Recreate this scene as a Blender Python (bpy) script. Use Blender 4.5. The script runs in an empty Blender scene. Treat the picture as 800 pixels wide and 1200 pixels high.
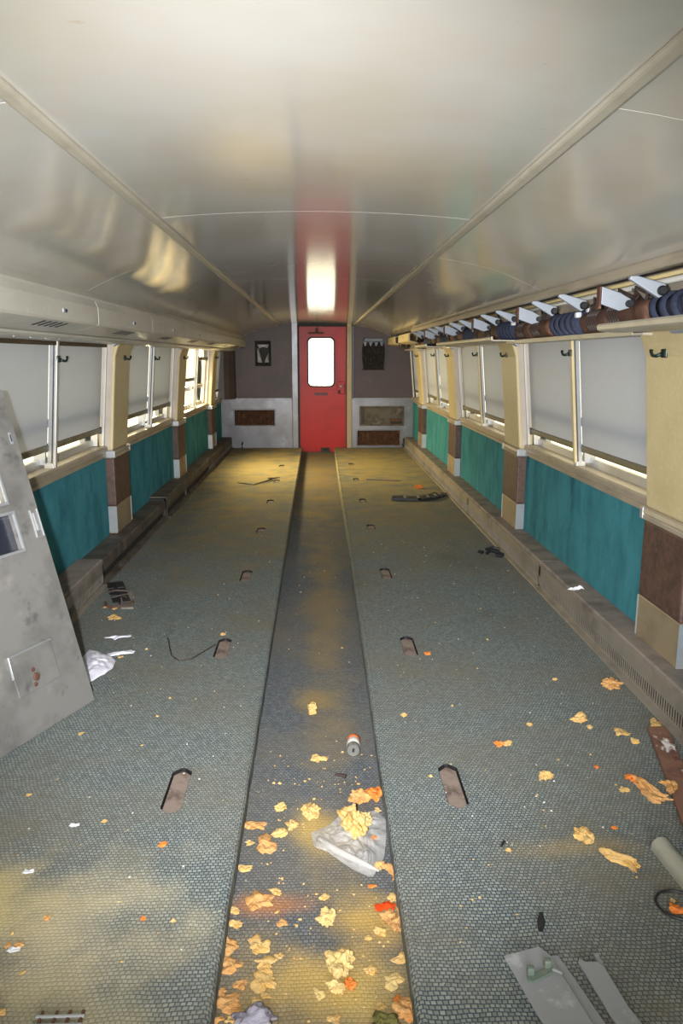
import bpy, bmesh, math, random
from mathutils import Vector, Matrix, noise
PI = math.pi
S = bpy.context.scene
COL = S.collection

# ------------------------------------------------------------------ camera, world, light, exposure
EYE = 1.5
cam_data = bpy.data.cameras.new('camera')
cam_data.sensor_fit = 'VERTICAL'
cam_data.sensor_height = 36.0
cam_data.lens = 27.0
cam_data.clip_start = 0.02
camera = bpy.data.objects.new('camera', cam_data)
COL.objects.link(camera)
camera.location = (0, 0, EYE)
camera.rotation_euler = (math.radians(90 - 11.427), 0, math.radians(-1.782))
S.camera = camera

S.view_settings.view_transform = 'Standard'
S.view_settings.look = 'None'
S.view_settings.gamma = 1
S.view_settings.use_curve_mapping = False
S.view_settings.exposure = 0.0
S.cycles.max_bounces = 10
S.cycles.diffuse_bounces = 6
S.cycles.sample_clamp_indirect = 6

world = bpy.data.worlds.new('daylight')
S.world = world
world.use_nodes = True
world.node_tree.nodes['Background'].inputs[0].default_value = (1.0, 0.86, 0.60, 1)
world.node_tree.nodes['Background'].inputs[1].default_value = 3.0

def lamp(name, kind, loc, target, power, color, **kw):
    d = bpy.data.lights.new(name, kind)
    d.energy = power
    d.color = color
    for k, v in kw.items():
        setattr(d, k, v)
    o = bpy.data.objects.new(name, d)
    COL.objects.link(o)
    o.location = loc
    o.rotation_euler = (Vector(target) - Vector(loc)).to_track_quat('-Z', 'Y').to_euler()
    return o
# the photographer's flash: a zoomed head beside the lens, part of it bounced off the ceiling
lamp('camera_flash', 'SPOT', (-0.14, -0.03, 1.52), (0.0, 8.0, 0.25), 1250, (0.95, 0.97, 1.0), spot_size=math.radians(80), spot_blend=1.0, shadow_soft_size=0.03)
lamp('flash_bounce', 'AREA', (-0.05, -0.35, 1.55), (0.0, 0.35, 2.04), 2.2, (0.95, 0.97, 1.0), shape='DISK', size=0.25)
# added fill light, set in the unseen doorway behind the photographer
lamp('back_fill_light', 'AREA', (0.1, -1.7, 1.1), (0.1, 5.0, 1.1), 120, (0.95, 0.97, 1.0), shape='RECTANGLE', size=0.8, size_y=1.9)
# low warm daylight through the one open window, third on the left, and its neighbour's gap
lamp('open_window_daylight', 'AREA', (-2.0, 10.4, 1.35), (0.5, 8.9, 0.0), 350, (1.0, 0.79, 0.42), shape='RECTANGLE', size=1.0, size_y=0.6)

# ------------------------------------------------------------------ materials
def lin(c):
    return tuple(((v / 255) / 12.92 if v / 255 <= 0.04045 else ((v / 255 + 0.055) / 1.055) ** 2.4) for v in c) + (1,)

def M(name, c, rough=0.6, metal=0.0, spec=0.5, layers=(), bump=0.0, bscale=40, bstretch=(1, 1, 1), coords='Object', coat=0.0, rough_var=0.0):
    """c: sRGB 0-255. layers: (colour, scale, lo, hi, strength, stretch) noise-masked stains of their own shape."""
    m = bpy.data.materials.new(name)
    m.use_nodes = True
    nt = m.node_tree
    N, Lk = nt.nodes, nt.links
    p = N['Principled BSDF']
    p.inputs['Roughness'].default_value = rough
    p.inputs['Metallic'].default_value = metal
    p.inputs['Specular IOR Level'].default_value = spec
    p.inputs['Coat Weight'].default_value = coat
    p.inputs['Base Color'].default_value = lin(c)
    tc = N.new('ShaderNodeTexCoord')
    def nz(scale, stretch, detail=4):
        mp = N.new('ShaderNodeMapping')
        mp.inputs['Scale'].default_value = stretch
        Lk.new(tc.outputs[coords], mp.inputs['Vector'])
        t = N.new('ShaderNodeTexNoise')
        t.inputs['Scale'].default_value = scale
        t.inputs['Detail'].default_value = detail
        t.inputs['Roughness'].default_value = 0.62
        Lk.new(mp.outputs[0], t.inputs['Vector'])
        return t
    prev = None
    for (lc, sc, lo, hi, st, *rest) in layers:
        stretch = rest[0] if rest else (1, 1, 1)
        t = nz(sc, stretch)
        r = N.new('ShaderNodeMapRange')
        r.inputs['From Min'].default_value = lo
        r.inputs['From Max'].default_value = hi
        r.inputs['To Max'].default_value = st
        Lk.new(t.outputs['Fac'], r.inputs['Value'])
        mx = N.new('ShaderNodeMix')
        mx.data_type = 'RGBA'
        Lk.new(r.outputs[0], mx.inputs[0])
        if prev is None:
            mx.inputs[6].default_value = lin(c)
        else:
            Lk.new(prev, mx.inputs[6])
        mx.inputs[7].default_value = lin(lc)
        prev = mx.outputs[2]
    if prev is not None:
        Lk.new(prev, p.inputs['Base Color'])
    if bump:
        t = nz(bscale, bstretch, 3)
        b = N.new('ShaderNodeBump')
        b.inputs['Strength'].default_value = bump
        b.inputs['Distance'].default_value = 0.01
        Lk.new(t.outputs['Fac'], b.inputs['Height'])
        Lk.new(b.outputs[0], p.inputs['Normal'])
    if rough_var:
        t = nz(3.0, (1, 1, 1))
        r = N.new('ShaderNodeMapRange')
        r.inputs['From Min'].default_value = 0.3
        r.inputs['From Max'].default_value = 0.7
        r.inputs['To Min'].default_value = max(0.02, rough - rough_var)
        r.inputs['To Max'].default_value = rough + rough_var
        Lk.new(t.outputs['Fac'], r.inputs['Value'])
        Lk.new(r.outputs[0], p.inputs['Roughness'])
    return m

def carpet(name, base, line, dust_glow_zones=()):
    """woven carpet: small brick-like loops parted by dark lines, with foam dust and painted warm daylight in soft zones"""
    m = M(name, base, rough=0.95, spec=0.15)
    nt = m.node_tree
    N, Lk = nt.nodes, nt.links
    p = N['Principled BSDF']
    tc = N.new('ShaderNodeTexCoord')
    wob = N.new('ShaderNodeTexNoise'); wob.inputs['Scale'].default_value = 9
    Lk.new(tc.outputs['Object'], wob.inputs['Vector'])
    vm = N.new('ShaderNodeVectorMath'); vm.operation = 'MULTIPLY_ADD'
    vm.inputs[1].default_value = (0.022, 0.022, 0)
    Lk.new(wob.outputs['Color'], vm.inputs[0]); Lk.new(tc.outputs['Object'], vm.inputs[2])
    br = N.new('ShaderNodeTexBrick')
    br.inputs['Scale'].default_value = 1.0
    br.inputs['Brick Width'].default_value = 0.0140
    br.inputs['Row Height'].default_value = 0.0125
    br.inputs['Mortar Size'].default_value = 0.0022
    br.inputs['Mortar Smooth'].default_value = 0.6
    br.offset = 0.5
    br.inputs['Color1'].default_value = lin(base)
    br.inputs['Color2'].default_value = lin(tuple(v * 0.80 for v in base))
    br.inputs['Mortar'].default_value = lin(line)
    Lk.new(vm.outputs[0], br.inputs['Vector'])
    prev = br.outputs['Color']
    def mix(fac, col, prev):
        mx = N.new('ShaderNodeMix'); mx.data_type = 'RGBA'
        Lk.new(fac, mx.inputs[0]); Lk.new(prev, mx.inputs[6]); mx.inputs[7].default_value = lin(col)
        return mx.outputs[2]
    def noise_fac(scale, lo, hi, st, stretch=(1, 1, 1)):
        mp = N.new('ShaderNodeMapping'); mp.inputs['Scale'].default_value = stretch
        Lk.new(tc.outputs['Object'], mp.inputs['Vector'])
        t = N.new('ShaderNodeTexNoise'); t.inputs['Scale'].default_value = scale; t.inputs['Detail'].default_value = 6; t.inputs['Roughness'].default_value = 0.65
        Lk.new(mp.outputs[0], t.inputs['Vector'])
        r = N.new('ShaderNodeMapRange'); r.inputs['From Min'].default_value = lo; r.inputs['From Max'].default_value = hi; r.inputs['To Max'].default_value = st
        Lk.new(t.outputs['Fac'], r.inputs['Value'])
        return r.outputs[0]
    prev = mix(noise_fac(1.6, 0.42, 0.70, 0.7), (112, 104, 88), prev)     # grey-brown grime
    prev = mix(noise_fac(0.8, 0.55, 0.72, 0.35, (1.6, 0.7, 1)), (58, 60, 60), prev)
    prev = mix(noise_fac(55, 0.64, 0.7, 0.5), (170, 165, 150), prev)      # lint specks
    for (cx, cy, rx, ry, col, st) in dust_glow_zones:  # zones tint the colour: foam dust, and warm daylight painted in
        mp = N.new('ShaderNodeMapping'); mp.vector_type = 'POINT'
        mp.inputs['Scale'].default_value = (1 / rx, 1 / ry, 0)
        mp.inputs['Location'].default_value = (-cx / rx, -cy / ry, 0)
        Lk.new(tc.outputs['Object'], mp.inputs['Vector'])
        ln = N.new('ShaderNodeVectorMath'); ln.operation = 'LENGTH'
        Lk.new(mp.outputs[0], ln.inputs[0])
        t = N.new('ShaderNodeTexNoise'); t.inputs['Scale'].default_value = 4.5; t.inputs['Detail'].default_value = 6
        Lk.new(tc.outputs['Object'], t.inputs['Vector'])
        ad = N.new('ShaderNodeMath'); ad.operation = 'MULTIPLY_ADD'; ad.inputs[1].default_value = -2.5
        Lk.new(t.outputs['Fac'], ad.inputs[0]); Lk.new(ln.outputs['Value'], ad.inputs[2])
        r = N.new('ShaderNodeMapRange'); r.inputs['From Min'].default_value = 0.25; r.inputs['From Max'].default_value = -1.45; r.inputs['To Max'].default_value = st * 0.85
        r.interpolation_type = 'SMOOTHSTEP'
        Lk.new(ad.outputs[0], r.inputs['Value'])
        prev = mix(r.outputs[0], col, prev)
    Lk.new(prev, p.inputs['Base Color'])
    b = N.new('ShaderNodeBump'); b.inputs['Strength'].default_value = 0.5; b.inputs['Distance'].default_value = 0.004; b.invert = True
    Lk.new(br.outputs['Fac'], b.inputs['Height'])
    Lk.new(b.outputs[0], p.inputs['Normal'])
    return m

def shade_material(name, c):
    m = M(name, c, rough=0.8, spec=0.2, bump=0.15, bscale=120, layers=[((150, 148, 146), 2.5, 0.45, 0.75, 0.35, (1, 1, 3))])
    nt = m.node_tree; N, Lk = nt.nodes, nt.links
    p = N['Principled BSDF']; out = N['Material Output']
    tr = N.new('ShaderNodeBsdfTranslucent'); tr.inputs[0].default_value = (0.57, 0.60, 0.66, 1)
    mx = N.new('ShaderNodeMixShader'); mx.inputs[0].default_value = 0.17
    Lk.new(p.outputs[0], mx.inputs[1]); Lk.new(tr.outputs[0], mx.inputs[2]); Lk.new(mx.outputs[0], out.inputs[0])
    return m

def clear_material(name, tint, gloss, rough=0.02):
    m = bpy.data.materials.new(name); m.use_nodes = True
    nt = m.node_tree; N, Lk = nt.nodes, nt.links
    N.remove(N['Principled BSDF'])
    out = N['Material Output']
    t = N.new('ShaderNodeBsdfTransparent'); t.inputs[0].default_value = tint
    g = N.new('ShaderNodeBsdfGlossy'); g.inputs['Roughness'].default_value = rough
    mx = N.new('ShaderNodeMixShader'); mx.inputs[0].default_value = gloss
    Lk.new(t.outputs[0], mx.inputs[1]); Lk.new(g.outputs[0], mx.inputs[2]); Lk.new(mx.outputs[0], out.inputs[0])
    return m

MT = {}
MT['ceiling'] = M('ceiling_laminate', (176, 172, 164), rough=0.11, spec=0.9, bump=0.02, bscale=4, bstretch=(1.5, 0.6, 1), layers=[((156, 140, 104), 0.9, 0.42, 0.75, 0.5), ((140, 118, 84), 9, 0.70, 0.78, 0.4, (1, 2, 1))])
MT['trim_metal'] = M('beige_metal_trim', (176, 168, 150), rough=0.4, metal=0.25, layers=[((128, 118, 100), 6, 0.5, 0.8, 0.5)])
MT['teal'] = M('teal_wall_carpet', (66, 130, 140), rough=0.95, spec=0.1, bump=0.6, bscale=160, layers=[((28, 76, 88), 5, 0.42, 0.75, 0.7, (1, 1, 0.5)), ((62, 128, 136), 60, 0.5, 0.7, 0.5), ((24, 50, 54), 2.6, 0.6, 0.72, 0.6, (1, 1.6, 0.45))])
MT['cream'] = M('cream_laminate', (190, 173, 132), rough=0.5, layers=[((172, 150, 104), 3, 0.45, 0.75, 0.6), ((140, 110, 72), 13, 0.68, 0.74, 0.5, (1, 1, 0.4)), ((214, 202, 168), 45, 0.5, 0.8, 0.4)])
MT['side'] = M('pale_side_metal', (178, 166, 152), rough=0.45, metal=0.15, layers=[((150, 136, 116), 4, 0.45, 0.7, 0.5)])
MT['brown'] = M('brown_mottled_vinyl', (84, 60, 50), rough=0.55, bump=0.2, bscale=60, layers=[((52, 36, 32), 22, 0.42, 0.62, 0.7), ((112, 82, 66), 40, 0.56, 0.72, 0.5)])
MT['brownwall'] = M('brown_end_wall_vinyl', (66, 50, 47), rough=0.5, bump=0.15, bscale=50, layers=[((50, 40, 40), 3, 0.4, 0.7, 0.7), ((104, 84, 76), 2.2, 0.58, 0.75, 0.5), ((60, 46, 44), 45, 0.45, 0.65, 0.5)])
MT['kick'] = M('tan_kick_metal', (150, 134, 108), rough=0.5, metal=0.3, layers=[((114, 98, 76), 4, 0.45, 0.7, 0.6)])
MT['silver'] = M('bright_aluminium', (172, 174, 176), rough=0.35, metal=0.6, layers=[((140, 140, 138), 9, 0.5, 0.8, 0.5)])
MT['zinc'] = M('dull_zinc', (152, 158, 166), rough=0.55, metal=0.3, layers=[((150, 150, 152), 30, 0.5, 0.75, 0.5)])
MT['frame'] = M('window_frame_aluminium', (188, 186, 180), rough=0.4, metal=0.45, layers=[((150, 142, 124), 5, 0.5, 0.75, 0.5)])
MT['sill'] = M('sill_beige_metal', (172, 160, 140), rough=0.45, metal=0.25, layers=[((126, 114, 100), 4, 0.45, 0.7, 0.6, (1, 0.6, 3))])
MT['hem'] = M('olive_hem_bar', (112, 104, 78), rough=0.5, layers=[((70, 66, 52), 6, 0.5, 0.7, 0.6)])
MT['shade'] = shade_material('grey_shade_fabric', (156, 160, 172))
MT['glass'] = clear_material('window_glass', (0.93, 0.95, 0.94, 1), 0.06)
MT['darkbar'] = M('dark_brown_header', (66, 52, 36), rough=0.6, layers=[((110, 84, 44), 8, 0.5, 0.7, 0.6)])
MT['duct'] = M('duct_grey_paint', (186, 182, 170), rough=0.33, spec=0.5, layers=[((150, 144, 130), 3, 0.45, 0.75, 0.5, (1, 0.5, 1)), ((212, 210, 200), 25, 0.62, 0.7, 0.4)])
MT['dark'] = M('dark_void_metal', (34, 32, 32), rough=0.7)
MT['black'] = M('black_iron', (26, 26, 28), rough=0.55)
MT['hook'] = M('tarnished_green_black_metal', (36, 52, 48), rough=0.4, metal=0.5, layers=[((22, 24, 24), 60, 0.45, 0.6, 0.8), ((64, 110, 112), 90, 0.6, 0.7, 0.5)])
MT['heater'] = M('heater_worn_metal', (146, 138, 126), rough=0.5, metal=0.35, layers=[((100, 92, 82), 4, 0.42, 0.7, 0.7), ((164, 158, 146), 7, 0.6, 0.75, 0.5), ((70, 60, 50), 2.5, 0.6, 0.7, 0.5)])
MT['heatertop'] = M('heater_dusty_top', (130, 119, 109), rough=0.75, metal=0.1, layers=[((82, 74, 68), 5, 0.45, 0.65, 0.7), ((140, 132, 122), 11, 0.6, 0.72, 0.6)])
MT['heaterdirty'] = M('heater_filthy_metal', (92, 84, 74), rough=0.65, metal=0.2, layers=[((56, 48, 42), 5, 0.45, 0.65, 0.8), ((122, 114, 102), 6, 0.6, 0.7, 0.7)])
MT['red'] = M('red_door_paint', (162, 28, 14), rough=0.36, spec=0.2, layers=[((128, 16, 26), 2, 0.48, 0.7, 0.6), ((166, 42, 28), 3, 0.6, 0.75, 0.4), ((80, 24, 20), 16, 0.69, 0.74, 0.5)])
MT['rubber'] = M('black_rubber', (24, 22, 22), rough=0.6)
MT['endmetal'] = M('end_panel_bare_metal', (112, 112, 116), rough=0.35, metal=0.45, layers=[((84, 80, 78), 3, 0.42, 0.7, 0.7), ((140, 142, 146), 4, 0.6, 0.75, 0.6), ((92, 78, 62), 6, 0.66, 0.74, 0.5)])
MT['rust'] = M('rusty_mesh', (74, 46, 26), rough=0.85, bump=0.8, bscale=70, layers=[((122, 74, 32), 14, 0.5, 0.65, 0.7), ((36, 26, 20), 26, 0.5, 0.62, 0.8)])
MT['rustsmooth'] = M('rusty_steel', (88, 58, 44), rough=0.75, bump=0.3, bscale=60, layers=[((70, 42, 32), 12, 0.45, 0.62, 0.8), ((150, 104, 74), 22, 0.6, 0.7, 0.5)])
MT['rustplastic'] = M('black_cracked_plastic', (26, 22, 20), rough=0.7, spec=0.2, layers=[((56, 48, 40), 20, 0.5, 0.65, 0.7)])
MT['panel'] = M('scuffed_stainless', (146, 143, 139), rough=0.42, metal=0.5, layers=[((112, 110, 106), 3, 0.45, 0.62, 0.75, (1, 1, 0.6)), ((176, 172, 164), 5, 0.58, 0.72, 0.6), ((88, 87, 84), 7, 0.57, 0.68, 0.65, (1, 1, 0.7))])
MT['carpet'] = carpet('platform_carpet', (138, 145, 136), (64, 72, 84), [(-0.78, 10.6, 0.9, 3.2, (168, 146, 88), 0.9), (0.80, 10.8, 0.9, 3.0, (168, 146, 88), 0.9), (-0.7, 7.0, 0.9, 1.8, (128, 112, 76), 0.6), (0.8, 7.2, 0.9, 1.6, (124, 110, 78), 0.55), (-0.72, 1.80, 0.34, 0.30, (204, 188, 148), 0.65), (-0.98, 1.95, 0.26, 0.18, (200, 178, 112), 0.6), (-0.62, 1.50, 0.34, 0.16, (170, 160, 124), 0.5), (0.80, 2.12, 0.2, 0.05, (176, 146, 84), 0.4)])  # far ochre and near-left yellow zones paint warm daylight, mixed with dust
MT['aisle'] = carpet('aisle_carpet', (112, 114, 112), (70, 75, 84), [(-0.02, 2.36, 0.12, 0.16, (206, 170, 84), 0.7), (0.10, 1.93, 0.10, 0.09, (200, 164, 80), 0.75), (0.0, 1.72, 0.2, 0.1, (206, 172, 92), 0.75), (0.13, 1.62, 0.14, 0.1, (214, 182, 100), 0.75), (-0.15, 1.98, 0.14, 0.05, (196, 120, 50), 0.6), (-0.16, 1.62, 0.14, 0.3, (186, 154, 80), 0.6), (0.17, 1.9, 0.1, 0.1, (196, 158, 80), 0.5), (-0.03, 3.35, 0.09, 0.12, (170, 140, 70), 0.5), (0.04, 5.0, 0.12, 3.0, (140, 118, 72), 0.6), (0, 10.5, 0.4, 3.2, (136, 112, 62), 0.8)])  # near zones are foam dust; the far ochre zone is daylight painted in
MT['plate'] = M('concrete_grey_anchor', (126, 110, 100), rough=0.9, bump=0.4, bscale=50, layers=[((78, 62, 54), 14, 0.48, 0.62, 0.85), ((176, 168, 158), 24, 0.6, 0.7, 0.6)])
MT['foam_y'] = M('yellow_foam', (196, 164, 108), rough=0.95, spec=0.05, bump=0.7, bscale=90, layers=[((196, 140, 58), 30, 0.45, 0.65, 0.6), ((216, 186, 124), 40, 0.55, 0.7, 0.5)])
MT['foam_t'] = M('tan_foam', (192, 148, 96), rough=0.95, spec=0.05, bump=0.7, bscale=90, layers=[((184, 112, 48), 24, 0.45, 0.65, 0.6), ((208, 170, 108), 30, 0.55, 0.7, 0.6)])
MT['foam_p'] = M('pale_foam', (206, 180, 122), rough=0.95, spec=0.05, bump=0.7, bscale=90, layers=[((200, 152, 78), 30, 0.48, 0.66, 0.6), ((220, 200, 150), 36, 0.55, 0.7, 0.5)])
MT['foam_o'] = M('orange_foam', (204, 118, 56), rough=0.95, spec=0.05, bump=0.7, bscale=90, layers=[((230, 150, 74), 40, 0.5, 0.65, 0.7)])
MT['foam_r'] = M('red_orange_foam', (212, 70, 28), rough=0.9, spec=0.05, bump=0.5, bscale=90, layers=[((190, 84, 40), 40, 0.5, 0.65, 0.7)])
MT['lump'] = M('grey_lavender_lump', (138, 134, 146), rough=0.8, bump=0.6, bscale=60, layers=[((170, 150, 110), 30, 0.58, 0.68, 0.6)])
MT['olive'] = M('olive_lump', (96, 92, 44), rough=0.9, bump=0.5, bscale=60)
MT['plastic'] = M('white_plastic_sheet', (214, 212, 222), rough=0.45, layers=[((186, 184, 200), 12, 0.5, 0.7, 0.5)])
MT['bag'] = clear_material('clear_polythene', (0.93, 0.92, 0.90, 1), 0.16, 0.22)
_m = MT['bag']; _n = _m.node_tree.nodes; _l = _m.node_tree.links
_d = _n.new('ShaderNodeBsdfDiffuse'); _d.inputs[0].default_value = (0.75, 0.73, 0.70, 1)
_x = _n.new('ShaderNodeMixShader'); _x.inputs[0].default_value = 0.32
_o = _n['Material Output']; _s = _o.inputs[0].links[0].from_socket
_l.new(_s, _x.inputs[1]); _l.new(_d.outputs[0], _x.inputs[2]); _l.new(_x.outputs[0], _o.inputs[0])
MT['can_tin'] = M('can_tin', (178, 176, 170), rough=0.3, metal=0.8)
MT['can_white'] = M('can_white_label', (214, 208, 200), rough=0.4)
MT['can_orange'] = M('can_orange_label', (208, 96, 44), rough=0.4)
MT['blue'] = M('navy_wrapped_fabric', (46, 53, 74), rough=0.8, bump=0.3, bscale=80, layers=[((32, 36, 52), 20, 0.45, 0.65, 0.7), ((84, 92, 116), 40, 0.6, 0.7, 0.4)])
MT['white'] = M('white_clamp', (206, 206, 208), rough=0.5)
MT['wire'] = M('dark_brown_wire', (52, 38, 32), rough=0.6)
MT['tubeglow'] = M('glossy_white_tube', (222, 220, 210), rough=0.2)
MT['creamtube'] = M('glossy_cream_conduit', (226, 206, 150), rough=0.25)
MT['plankmetal'] = M('grey_painted_metal', (150, 152, 154), rough=0.45, metal=0.3, layers=[((188, 190, 192), 14, 0.6, 0.7, 0.6), ((118, 118, 118), 5, 0.5, 0.7, 0.5)])
MT['greenmetal'] = M('green_bracket_paint', (92, 106, 96), rough=0.5, layers=[((120, 116, 96), 50, 0.5, 0.65, 0.6)])
MT['board'] = M('rust_brown_board', (118, 84, 66), rough=0.8, bump=0.3, bscale=50, layers=[((82, 52, 42), 8, 0.45, 0.6, 0.7), ((214, 210, 206), 11, 0.58, 0.64, 0.9, (1, 0.6, 1))])
MT['greytube'] = M('grey_cream_vinyl_tube', (150, 148, 134), rough=0.4, layers=[((112, 108, 94), 10, 0.5, 0.7, 0.6)])
MT['outer'] = M('outer_shell_metal', (150, 150, 150), rough=0.6)

# ------------------------------------------------------------------ mesh helpers
def finish(name, bm, mat, parent=None, smooth=False, bevel=0.0, seg=2, loc=None, rot=None, split=False):
    if split:                             # every loose piece becomes a part of its own
        seen, groups = set(), []
        for v in bm.verts:
            if v in seen: continue
            stack, g = [v], []
            seen.add(v)
            while stack:
                q = stack.pop(); g.append(q)
                for e in q.link_edges:
                    w = e.other_vert(q)
                    if w not in seen: seen.add(w); stack.append(w)
            groups.append(g)
        last = None
        for g in groups:
            nb_ = bmesh.new(); mp = {q: nb_.verts.new(q.co) for q in g}
            for f in {f for q in g for f in q.link_faces}: nb_.faces.new([mp[q] for q in f.verts])
            last = finish(name, nb_, mat, parent, smooth, bevel, seg, loc, rot)
        bm.free()
        return last
    bmesh.ops.recalc_face_normals(bm, faces=bm.faces)
    me = bpy.data.meshes.new(name)
    bm.to_mesh(me); bm.free()
    for mm in (mat if isinstance(mat, (list, tuple)) else [mat]):
        me.materials.append(MT[mm] if isinstance(mm, str) else mm)
    if smooth:
        for p in me.polygons: p.use_smooth = True
    o = bpy.data.objects.new(name, me)
    COL.objects.link(o)
    if parent is not None: o.parent = parent
    if loc is not None: o.location = loc
    if rot is not None: o.rotation_euler = rot
    if bevel:
        b = o.modifiers.new('bevel', 'BEVEL'); b.width = bevel; b.segments = seg; b.limit_method = 'ANGLE'; b.angle_limit = math.radians(40)
    return o

def tag(o, label, cat=None, group=None, kind=None):
    o['label'] = label
    if cat: o['category'] = cat
    if group: o['group'] = group
    if kind: o['kind'] = kind
    return o

def empty(name, loc=(0, 0, 0), rot=None):
    o = bpy.data.objects.new(name, None); COL.objects.link(o); o.location = loc
    o.empty_display_size = 0.1
    if rot is not None: o.rotation_euler = rot
    return o

def new(): return bmesh.new()

def box(bm, a, b, mi=0):
    x0, y0, z0 = a; x1, y1, z1 = b
    v = [bm.verts.new(c) for c in ((x0,y0,z0),(x1,y0,z0),(x1,y1,z0),(x0,y1,z0),(x0,y0,z1),(x1,y0,z1),(x1,y1,z1),(x0,y1,z1))]
    for f in ((0,3,2,1),(4,5,6,7),(0,1,5,4),(1,2,6,5),(2,3,7,6),(3,0,4,7)):
        bm.faces.new([v[i] for i in f]).material_index = mi
    return bm

def prism(bm, pts, d0, d1, axis='y', mi=0):
    """extrude polygon: axis y -> pts are (x,z); axis x -> (y,z); axis z -> (x,y)"""
    def P(p, d):
        return {'y': (p[0], d, p[1]), 'x': (d, p[0], p[1]), 'z': (p[0], p[1], d)}[axis]
    a = [bm.verts.new(P(p, d0)) for p in pts]; b = [bm.verts.new(P(p, d1)) for p in pts]
    bm.faces.new(a).material_index = mi; bm.faces.new(b[::-1]).material_index = mi
    n = len(pts)
    for i in range(n):
        bm.faces.new((a[i], b[i], b[(i + 1) % n], a[(i + 1) % n])).material_index = mi
    return bm

def sheet(bm, prof, y0, y1, t, mi=0):
    """a bent sheet: open profile of (x,z) points with thickness t along the inner normal, run along y"""
    n = len(prof); off = []
    for i, p in enumerate(prof):
        a = prof[max(0, i - 1)]; b = prof[min(n - 1, i + 1)]
        dx, dz = b[0] - a[0], b[1] - a[1]; l = math.hypot(dx, dz) or 1
        off.append((p[0] - dz / l * t, p[1] + dx / l * t))
    for i in range(n - 1):
        pass
    prism_pts = list(prof) + off[::-1]
    a = [bm.verts.new((p[0], y0, p[1])) for p in prism_pts]; b = [bm.verts.new((p[0], y1, p[1])) for p in prism_pts]
    m = len(prism_pts)
    for i in range(m):
        bm.faces.new((a[i], b[i], b[(i + 1) % m], a[(i + 1) % m])).material_index = mi
    for i in range(n - 1):
        j = m - 1 - i
        bm.faces.new((a[i], a[i + 1], a[j - 1], a[j])).material_index = mi
        bm.faces.new((b[i], b[j], b[j - 1], b[i + 1])).material_index = mi
    return bm

def tube(bm, pts, r, n=8, mi=0, cap=True):
    pts = [Vector(p) for p in pts]; rings = []
    for i, p in enumerate(pts):
        d = (pts[min(i + 1, len(pts) - 1)] - pts[max(i - 1, 0)]).normalized()
        u = d.cross(Vector((0, 0, 1)))
        if u.length < 1e-3: u = d.cross(Vector((1, 0, 0)))
        u.normalize(); w = d.cross(u)
        rr = r[i] if isinstance(r, (list, tuple)) else r
        rings.append([bm.verts.new(p + (u * math.cos(2 * PI * k / n) + w * math.sin(2 * PI * k / n)) * rr) for k in range(n)])
    for a, b in zip(rings, rings[1:]):
        for k in range(n):
            bm.faces.new((a[k], a[(k + 1) % n], b[(k + 1) % n], b[k])).material_index = mi
    if cap:
        bm.faces.new(rings[0][::-1]).material_index = mi; bm.faces.new(rings[-1]).material_index = mi
    return bm

def lathe(bm, prof, c=(0, 0, 0), axis='z', n=24, mi=0):
    """prof: (radius, height) pairs, closed at both ends when the radius is 0"""
    rings = []
    for r, h in prof:
        ring = []
        for k in range(n if r > 1e-6 else 1):
            a = 2 * PI * k / n; x, y = r * math.cos(a), r * math.sin(a)
            q = {'z': (x, y, h), 'y': (x, h, y), 'x': (h, x, y)}[axis]
            ring.append(bm.verts.new((c[0] + q[0], c[1] + q[1], c[2] + q[2])))
        rings.append(ring)
    for a, b in zip(rings, rings[1:]):
        for k in range(n):
            if len(a) == 1 and len(b) == 1: continue
            if len(a) == 1: bm.faces.new((a[0], b[k], b[(k + 1) % n])).material_index = mi
            elif len(b) == 1: bm.faces.new((a[k], a[(k + 1) % n], b[0])).material_index = mi
            else: bm.faces.new((a[k], a[(k + 1) % n], b[(k + 1) % n], b[k])).material_index = mi
    return bm

def mirror(bm, s):
    if s < 0:
        for v in bm.verts: v.co.x = -v.co.x
    return bm

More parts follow.
